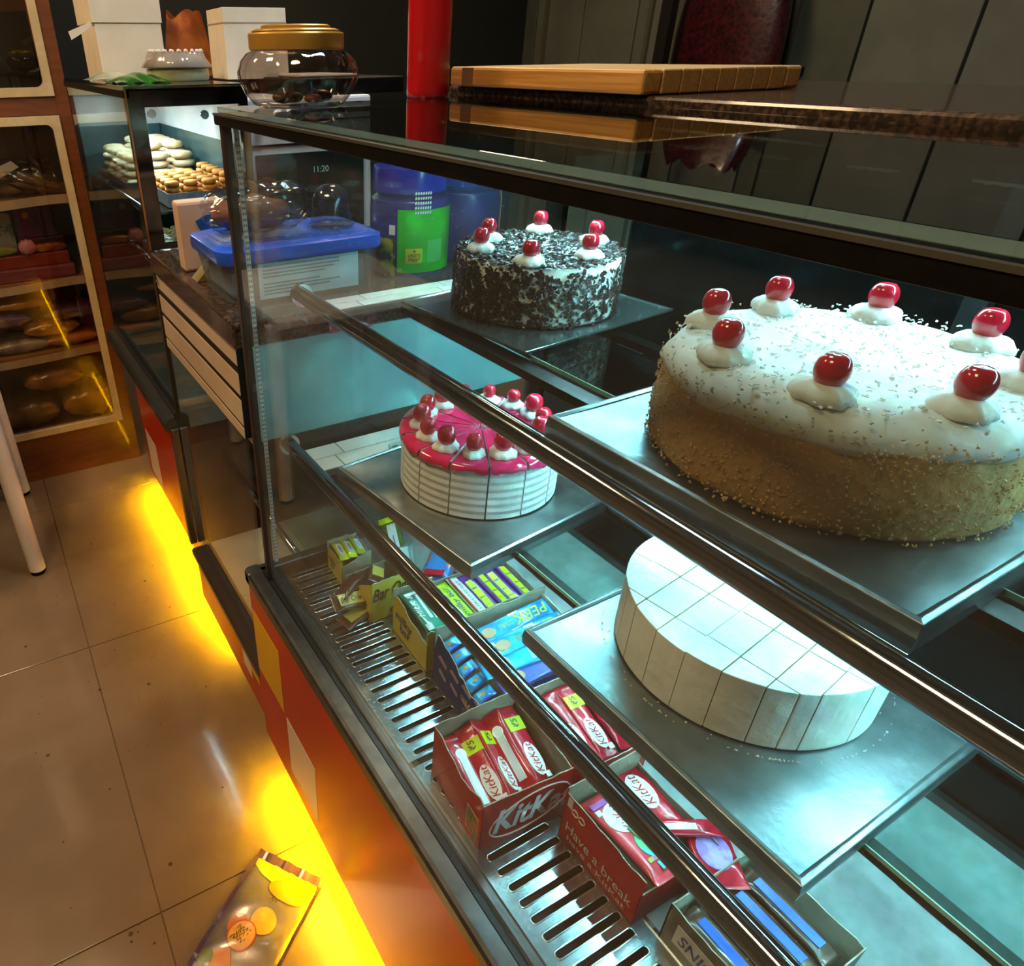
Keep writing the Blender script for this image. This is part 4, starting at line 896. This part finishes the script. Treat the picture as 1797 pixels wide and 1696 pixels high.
# ================================================================== ON TOP OF THE FAR CASE
ZC = 1.4175
def cake_box(label, x0, x1, y0, y1, h, split, flap):
    t = thing('cake_box', label, 'box', ((x0+x1)/2, (y0+y1)/2, ZC))
    box('box_base', WPAPER, t, x0, x1, y0, y1, ZC, ZC+split, bevel=.001)
    l = box('box_lid', WPAPER, t, x0-.006, x1+.003, y0-.003, y1+.003, ZC+split+.0012, ZC+h, bevel=.001)
    if flap: MB().prism([(x0-.006, ZC+split+.004), (x0-.066, ZC+split-.018), (x0-.062, ZC+split-.036), (x0-.03, ZC+split-.02), (x0-.004, ZC+split-.004)], 'y', y0+.002, y0+.0035).build('tuck_flap', WPAPER, t)
    return t
cake_box('large cream white cake box with loose side flap on the far case', .055, .225, 2.20, 2.42, .19, .125, True)
t = thing('cake_box', 'tilted plain white cake box right behind the gold-lidded jar', 'box', (.345, 2.02, ZC), R(-4))
MB().box(-.03, .13, -.08, .08, 0, .15).build('box_body', WPAPER, t, local=True, bevel=.001)
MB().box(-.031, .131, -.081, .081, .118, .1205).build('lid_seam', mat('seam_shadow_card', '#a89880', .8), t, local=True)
bp = thing('bread_packet', 'orange brown bread packet between the two white cake boxes', 'bread packet', (.31, 2.30, ZC))
MB().grid(lambda u, v: (.325+(.075*(1-.35*v))*math.cos(6.2832*u), 2.32+.05*math.sin(6.2832*u)*(1-.3*v), ZC+.02+.13*v+.012*math.sin(6.2832*u*3)*v), 30, 10).build('packet_body', mat('orange_packet', '#b05a1c', .35, col2='#8e4212', scale=25, bump=.4, bscale=25, coat=.3), bp, smooth=True)
box('packet_base', mat('orange_packet'), bp, .26, .39, 2.285, 2.355, ZC, ZC+.03, bevel=.004)
tn = thing('round_container', 'shallow pale round container with clear scalloped lid on far case', 'container', (.20, 2.0, ZC))
MB().lathe([(.074, 0), (.076, .003), (.076, .024), (.072, .026), (.001, .026)], 40).build('container_base', mat('container_pale', '#b9b596', .25, col2='#aab08c', scale=10, coat=.5), tn, smooth='auto', local=True)
MB().lathe([(.082, .027), (.084, .030), (.072, .045), (.066, .058), (.06, .060), (.001, .060)], 60, mod=lambda a, z: 1+.02*math.sin(22*a)).build('scalloped_lid', mat('lid_smoke', '#8a7f74', .15, col2='#a0968a', scale=10, coat=.5), tn, smooth=True, local=True)
for k in range(22):
    a = 6.2832*k/22; MB().sphere((.062*math.cos(a), .062*math.sin(a), .061), .0055, 8, 6).build('lid_bead', mat('lid_bead_white', '#d8cfc4', .2, coat=.5), tn, smooth=True, local=True)
gp = thing('green_packet', 'flat green packet lying on the front edge of far case', 'packet', (.07, 1.93, ZC))
MB().grid(lambda u, v: (.02+.13*u, 1.86+.15*v, ZC+.001+.018*math.sin(math.pi*u)*math.sin(math.pi*v)+.002*math.sin(u*20+v*9)), 20, 14).build('packet_top', mat('green_film', '#2f7a22', .25, col2='#1c4a16', scale=18, coat=.5), gp, smooth=True)
box('packet_under', mat('green_film'), gp, .025, .145, 1.865, 2.005, ZC, ZC+.002)
cw = thing('crumpled_film', 'crumpled clear film scrap beside the green packet', 'film', (.06, 2.12, ZC))
MB().grid(lambda u, v: (.0+.12*u, 2.03+.16*v, ZC+.002+.012*abs(math.sin(u*9+v*4))*math.sin(math.pi*u)*math.sin(math.pi*v)+.008*math.sin(math.pi*u)), 24, 16).build('film_sheet', mat('film_grey', '#b8b8a4', .25, col2='#9aa890', scale=20, coat=.4), cw, smooth=True)

# ================================================================== WOODEN CABINET AT THE END OF THE AISLE
cab = thing('wooden_cabinet', 'brown wooden cabinet with cream-framed glass doors at end of aisle', 'cabinet', (-.35, 2.95, 0))
CYF = 2.78
box('stile', WOOD, cab, -.005, .035, CYF, CYF+.03, 0, 2.3); box('stile', WOOD, cab, -.74, -.66, CYF, CYF+.03, 0, 2.3)
box('kick_board', WOOD, cab, -.66, -.005, CYF+.002, CYF+.03, 0, .186)
box('middle_rail', WOOD, cab, -.66, -.005, CYF+.002, CYF+.03, 1.308, 1.36)
box('side_panel', WOOD, cab, .015, .035, CYF+.03, 3.2, 0, 2.3); box('side_panel', WOOD, cab, -.74, -.72, CYF+.03, 3.2, 0, 2.3)
box('back_panel', mat('cab_back', '#5a3a24', .5, col2='#4e311d', scale=8), cab, -.72, .015, 3.18, 3.2, 0, 2.3)
box('cabinet_floor', WOOD, cab, -.72, .015, CYF+.03, 3.18, .17, .19); box('cabinet_top', WOOD, cab, -.74, .035, CYF, 3.2, 2.28, 2.3)
def framed_door(x0, x1, z0, z1, ft, rad):
    outer = [(x0, z0), (x1, z0), (x1, z1), (x0, z1)]
    inn = rr(x0+ft, x1-ft, z0+ft, z1-ft, rad, 6); n = len(inn)
    outp = []
    for (x, z) in inn:
        cx = x1 if x > (x0+x1)/2 else x0; cz = z1 if z > (z0+z1)/2 else z0
        outp.append((cx, cz))
    # project inner corner loops to the outer rectangle
    mb = MB(); vs = [(p[0], CYF-.006, p[1]) for p in outp]+[(p[0], CYF-.006, p[1]) for p in inn]+[(p[0], CYF+.02, p[1]) for p in outp]+[(p[0], CYF+.02, p[1]) for p in inn]
    fs = []
    for i in range(n):
        j = (i+1) % n
        fs += [(i, j, n+j, n+i), (2*n+i, 3*n+i, 3*n+j, 2*n+j), (n+i, n+j, 3*n+j, 3*n+i), (i, 2*n+i, 2*n+j, j)]
    mb.add(vs, fs)
    d_ = mb.build('glass_door', CREAM, cab, fixn=True)
    box('door_pane', glass('cabinet_pane', '#efe9df', .005, .05, 1.0), d_, x0+ft*.6, x1-ft*.6, CYF+.004, CYF+.008, z0+ft*.6, z1-ft*.6)
framed_door(-.655, -.006, .188, 1.306, .026, .022); framed_door(-.655, -.006, 1.362, 2.26, .026, .022)
PAPERS = mat('shelf_paper', '#cbb9a0', .6, col2='#b8a488', scale=12)
for z in (1.05, .765, .495):
    s_ = box('cabinet_shelf', mat('shelf_wood', '#a06a3a', .4, col2='#92602f', scale=10), cab, -.72, .015, CYF+.07, 3.18, z-.02, z)
    MB().grid(lambda u, v: (-.70+.70*u, CYF+.045+.006*math.sin(u*14), z+.003-.03*v+.006*math.sin(u*9)), 24, 3).build('paper_liner', PAPERS, s_, smooth=True)
def pouch(label, x, y, z, w, d, h, m, rz=0, tilt=0, cat='packet', name='snack_packet', flat=True, seed=0, band=None):
    t = thing(name, label, cat, (x, y, z), rot=Euler((tilt, 0, rz))); rn = random.Random(seed); p1, p2 = rn.random()*6, rn.random()*6
    mb = MB(); n = 24
    def P(u, v):
        a = 6.2832*u; c, s = math.cos(a), math.sin(a); e = math.sin(math.pi*v)
        rx = abs(c)**.5*(1 if c > 0 else -1); ry = abs(s)**.5*(1 if s > 0 else -1); k = .12+.88*e**.4
        return (w/2*(2*v-1), d/2*rx*(.92+.08*e), max(0, h/2+h/2*ry*k*(1+.10*math.sin(v*23+p1+u*9)+.06*math.sin(u*31+p2))))
    mb.grid(P, n, 16); mb.build('packet_body', m, t, smooth=True, local=True)
    if band: MB().box(-w*.22, w*.22, -d/2*1.01, -d/2*.99, h*.25, h*.75).build('printed_band', band, t, local=True)
    return t
# contents of the cabinet
bg = thing('banana_bread_bag', 'clear bag of golden bread rolls on the top cabinet shelf', 'bread bag', (-.16, 2.93, 1.055))
ROLL = mat('golden_roll', '#b98a3a', .5, col2='#8e6424', scale=12, bump=.1)
for k, (x, z, a, l) in enumerate([(-.12, 1.098, .25, .10), (-.10, 1.075, .15, .11), (-.19, 1.115, .35, .09), (-.24, 1.078, .1, .10)]):
    MB().grid(lambda u, v: (x+l*(v-.5)*2*.9, 2.91+.026*math.sin(math.pi*v)**.5*math.cos(6.2832*u)+.01*k, z-a*.14*(v-.5)*2+.02*math.sin(math.pi*v)**.5*math.sin(6.2832*u)), 18, 12).build('roll', ROLL, bg, smooth=True)
MB().grid(lambda u, v: crinkle(u, v, -.16, 2.92, 1.108, .15, .075, .058), 36, 20).build('clear_bag', FOIL, bg, smooth=True)
pp = tag(MB().prism([(-.32, 1.12), (-.18, 1.17), (-.16, 1.15), (-.30, 1.085)], 'y', 2.86, 2.868).build('paper_slip', WPAPER), 'white paper slip standing against the bread bag', 'paper')
def crate(name, label, m, x0, x1, y0, y1, z0, z1, dot=None, cat='box'):
    t = thing(name, label, cat, ((x0+x1)/2, (y0+y1)/2, z0)); box('box_body', m, t, x0, x1, y0, y1, z0, z1, bevel=.003)
    if dot: MB().sphere(((x0+x1)/2-.03, y0, (z0+z1)/2+.02), .012, sq=(1, .1, 1)).build('printed_dot', dot, t, smooth=True)
    return t
crate('sweet_box', 'purple box with a gold dot on the second cabinet shelf', mat('box_purple', '#5a2060', .35, col2='#4e1a54', scale=8), -.215, -.075, 2.95, 3.05, .90, 1.02, mat('gold_dot', '#c08030', .4))
crate('sweet_box', 'dark red box under the purple box on second shelf', mat('box_darkred', '#3c1418', .4, col2='#4a1a1c', scale=14), -.22, -.06, 2.94, 3.06, .855, .899)
crate('sweet_box', 'pale grey box with dark print left of purple box', mat('box_grey', '#8f9490', .4, col2='#5c6468', scale=25, lo=.5, hi=.55), -.33, -.225, 2.92, 3.0, .855, 1.0)
crate('sweet_box', 'wide brick red box across the second cabinet shelf', mat('box_brick', '#8e2a1c', .4, col2='#7c2016', scale=10), -.42, -.06, 2.89, 3.07, .81, .8545)
crate('sweet_box', 'wide mauve box lowest on the second cabinet shelf', mat('box_mauve', '#7a3440', .4, col2='#94485a', scale=10, stretch=(1, 1, 12)), -.44, -.05, 2.87, 3.08, .767, .8095)
pouch('orange and green packet on the brick red box', -.31, 2.915, .856, .16, .05, .035, mat('pk_orange', '#c8481c', .3, col2='#7a8a3a', scale=14, coat=.4, lo=.48, hi=.54), seed=1)
pouch('pink silver crinkled packet beside the orange packet', -.195, 2.90, .856, .06, .05, .05, mat('pk_pink', '#d8909c', .25, col2='#b06a80', scale=30, coat=.5), seed=2)
pouch('amber foil packet in front of dark red box', -.12, 2.905, .856, .12, .03, .03, mat('pk_amber', '#b8702c', .25, col2='#7c2a18', scale=22, coat=.5), seed=3)
for k, (x, z, h, c, c2, lb) in enumerate([(-.30, .497, .05, '#6a6258', '#a89a88', 'grey clear-wrapped pack lowest on third cabinet shelf'), (-.18, .545, .06, '#a8702c', '#8a5a20', 'amber clear-wrapped pack on the third cabinet shelf'), (-.34, .60, .05, '#9a8464', '#5a3a6a', 'pale pack with violet print high on third cabinet shelf'), (-.12, .50, .045, '#a85a28', '#c87a38', 'orange carton pack at right of third cabinet shelf'), (-.26, .66, .04, '#c08a3c', '#a06c28', 'golden pack topmost on third cabinet shelf'), (-.10, .60, .05, '#6a3c2c', '#50406a', 'brown violet pack at right under the second shelf')]):
    pouch(lb, x, 2.95, z, .20, .16, h, mat('pk_w%d' % k, c, .3, col2=c2, scale=16, coat=.5), seed=10+k)
for k, (x, z, h, c, c2, lb) in enumerate([(-.338, .192, .11, '#5a3a20', '#8a6a34', 'large brown clear bag at left on cabinet floor'), (-.10, .192, .12, '#8a6420', '#a87c2c', 'large amber clear bag at right on cabinet floor'), (-.22, .335, .08, '#6a4424', '#a06a30', 'crumpled brown bag lying on the two large bags')]):
    pouch(lb, x, 2.95, z, .22, .20, h, mat('pk_b%d' % k, c, .3, col2=c2, scale=10, coat=.6, bump=.4, bscale=18), seed=30+k)
for k in range(3):
    crate('upper_box', 'dark box in the upper cabinet, %s from right' % ['first', 'second', 'third'][k], mat('box_black', '#171412', .5), -.15-.2*k, -.02-.2*k, 2.95, 3.1, 1.362, 1.60)

# ================================================================== AMBER LIGHT STRIPS UNDER THE PANELS
AM = emis('amber_led', '#ffc800', AMBER)
st1 = thing('amber_light_strip', 'amber LED strip glowing under the main case front panel', 'light strip', (-.02, .3, .08))
box('strip_tape', WHITE, st1, -.026, -.014, Y0+.05, 1.05, .080, .083)
led_modules(st1, [(-.020, y, .078) for y in [.97-.115*k for k in range(13)]], 'y', None, None, AM, 3, .005, .014)
st2 = thing('amber_light_strip', 'amber LED strip glowing under the far case and middle counter', 'light strip', (.0, 1.9, .08))
box('strip_tape', WHITE, st2, .030, .042, 1.40, 2.5, .080, .083)
led_modules(st2, [(.036, y, .078) for y in [2.45-.115*k for k in range(9)]], 'y', None, None, AM, 3, .005, .014)

# ================================================================== WHITE TABLE AT LEFT, POUCH ON THE FLOOR
tb = thing('white_table', 'white round-legged table at the left edge of the aisle', 'table', (-.75, 2.42, 0))
WT = mat('white_paint', '#e6dccf', .35, col2='#ddd2c4', scale=6, coat=.2)
for (x, y) in ((-.448, 2.146), (-.440, 2.70), (-1.05, 2.146), (-1.05, 2.70)):
    l = MB().lathe([(.021, .012), (.026, .016), (.026, .70)], 24, (x, y, 0)).build('leg', WT, tb, smooth='auto')
    MB().lathe([(.023, 0), (.024, .012)], 20, (x, y, 0)).build('rubber_foot', BLACKM, l)
box('table_top', WT, tb, -1.12, -.44, 2.08, 2.76, .70, .73, bevel=.006)
pc = thing('snack_pouch', 'shiny purple-edged snack pouch with orange print lying on floor', 'pouch', (-.198, .745, 0), R(36))
L, Wd = .235, .15
PCH = mat('pouch_silver', '#8d8076', .28, .35, col2='#7c6f68', scale=10, coat=.6, bump=.25, bscale=14)
def PS(u, v):
    e = (math.sin(math.pi*u)*math.sin(math.pi*v))**.5
    return (L*(u-.5), Wd*(v-.5), .001+.016*e+.003*math.sin(u*17+v*5)*e)
MB().grid(PS, 30, 20).build('pouch_front', PCH, pc, smooth=True, local=True)
MB().box(-L/2, L/2, -Wd/2, Wd/2, 0, .001).build('pouch_back', PCH, pc, local=True)
PUR = mat('pouch_purple', '#4a2f5c', .3, col2='#3c2448', scale=14, coat=.5)
def PZ(x, y): return PS(x/L+.5, y/Wd+.5)[2]
for s in (1, -1): MB().grid(lambda u, v: (L*(u-.5), s*(Wd/2-.004+.010*v), .0015+.003*abs(math.sin(u*9))*v+.002*v), 24, 2).build('side_edge', PUR, pc, smooth=True, local=True)
MB().grid(lambda u, v: (L/2-.002+.018*u, Wd*1.04*(v-.5), .002+.002*math.sin(v*26)+.004*u), 3, 24).build('top_seal', PUR, pc, local=True)
def decal(poly, m, name='printed_shape', e=.0012):
    cx = sum(p[0] for p in poly)/len(poly); cy = sum(p[1] for p in poly)/len(poly)
    mb = MB(); K = 5; n = len(poly); vs = [(cx, cy, PZ(cx, cy)+e)]; fs = []
    for k in range(1, K+1):
        for p in poly: x = cx+(p[0]-cx)*k/K; y = cy+(p[1]-cy)*k/K; vs.append((x, y, PZ(x, y)+e))
    for i in range(n): fs.append((0, 1+i, 1+(i+1) % n))
    for k in range(K-1):
        for i in range(n): j = (i+1) % n; fs.append((1+k*n+i, 1+(k+1)*n+i, 1+(k+1)*n+j, 1+k*n+j))
    return mb.add(vs, fs).build(name, m, pc, local=True, smooth=True)
def ell(cx, cy, a, b, n=24): return [(cx+a*math.cos(6.2832*i/n), cy+b*math.sin(6.2832*i/n)) for i in range(n)]
ORG = mat('print_orange', '#e08a1c', .3, col2='#d87c14', scale=20, coat=.4); YEG = mat('print_yellowgreen', '#b8a81c', .3, col2='#a0a020', scale=20, coat=.4); GRN = mat('print_leaf', '#6f7a1c', .3, coat=.4)
decal([(.115, .072), (.115, -.07), (.085, -.068), (.070, -.03), (.078, .01), (.086, .045), (.10, .07)], YEG)
decal(ell(.075, -.025, .022, .042), ORG, e=.0016); decal(ell(.098, -.035, .010, .03), GRN, e=.002)
decal(ell(.005, -.012, .026, .026), mat('print_mango', '#d8a838', .3, col2='#cc9a2c', scale=20, coat=.4), e=.0016); decal(ell(-.02, .03, .022, .022), mat('print_peach', '#c8703c', .3, coat=.4))
decal(ell(-.035, .012, .030, .029), mat('print_redring', '#c04a1c', .3, coat=.4), e=.0022); decal(ell(-.035, .012, .0275, .0265), mat('print_apricot', '#dca04a', .3, coat=.4), e=.0028)
decal([(-.115, .06), (-.115, .02), (-.09, .0), (-.06, .02), (-.08, .05)], ORG, e=.0014); decal(ell(-.095, .055, .018, .014), GRN, e=.002)
DBR = mat('print_darkbrown', '#4a2a10', .5)
def squiggle(cx, cy, l, a, n, ph):
    pts = [(cx+a*math.sin(q*.9+ph)+a*.5*math.sin(q*2.1), cy+l*(q/n-.5), PZ(cx, cy)+.0032) for q in range(n+1)]
    MB().tube(pts, .0006, 5).build('printed_script', DBR, pc, local=True)
squiggle(-.044, .014, .030, .004, 26, 0); squiggle(-.034, .012, .024, .005, 20, 1.2); squiggle(-.024, .010, .034, .004, 30, 2.4); squiggle(.048, -.012, .018, .003, 18, .5)
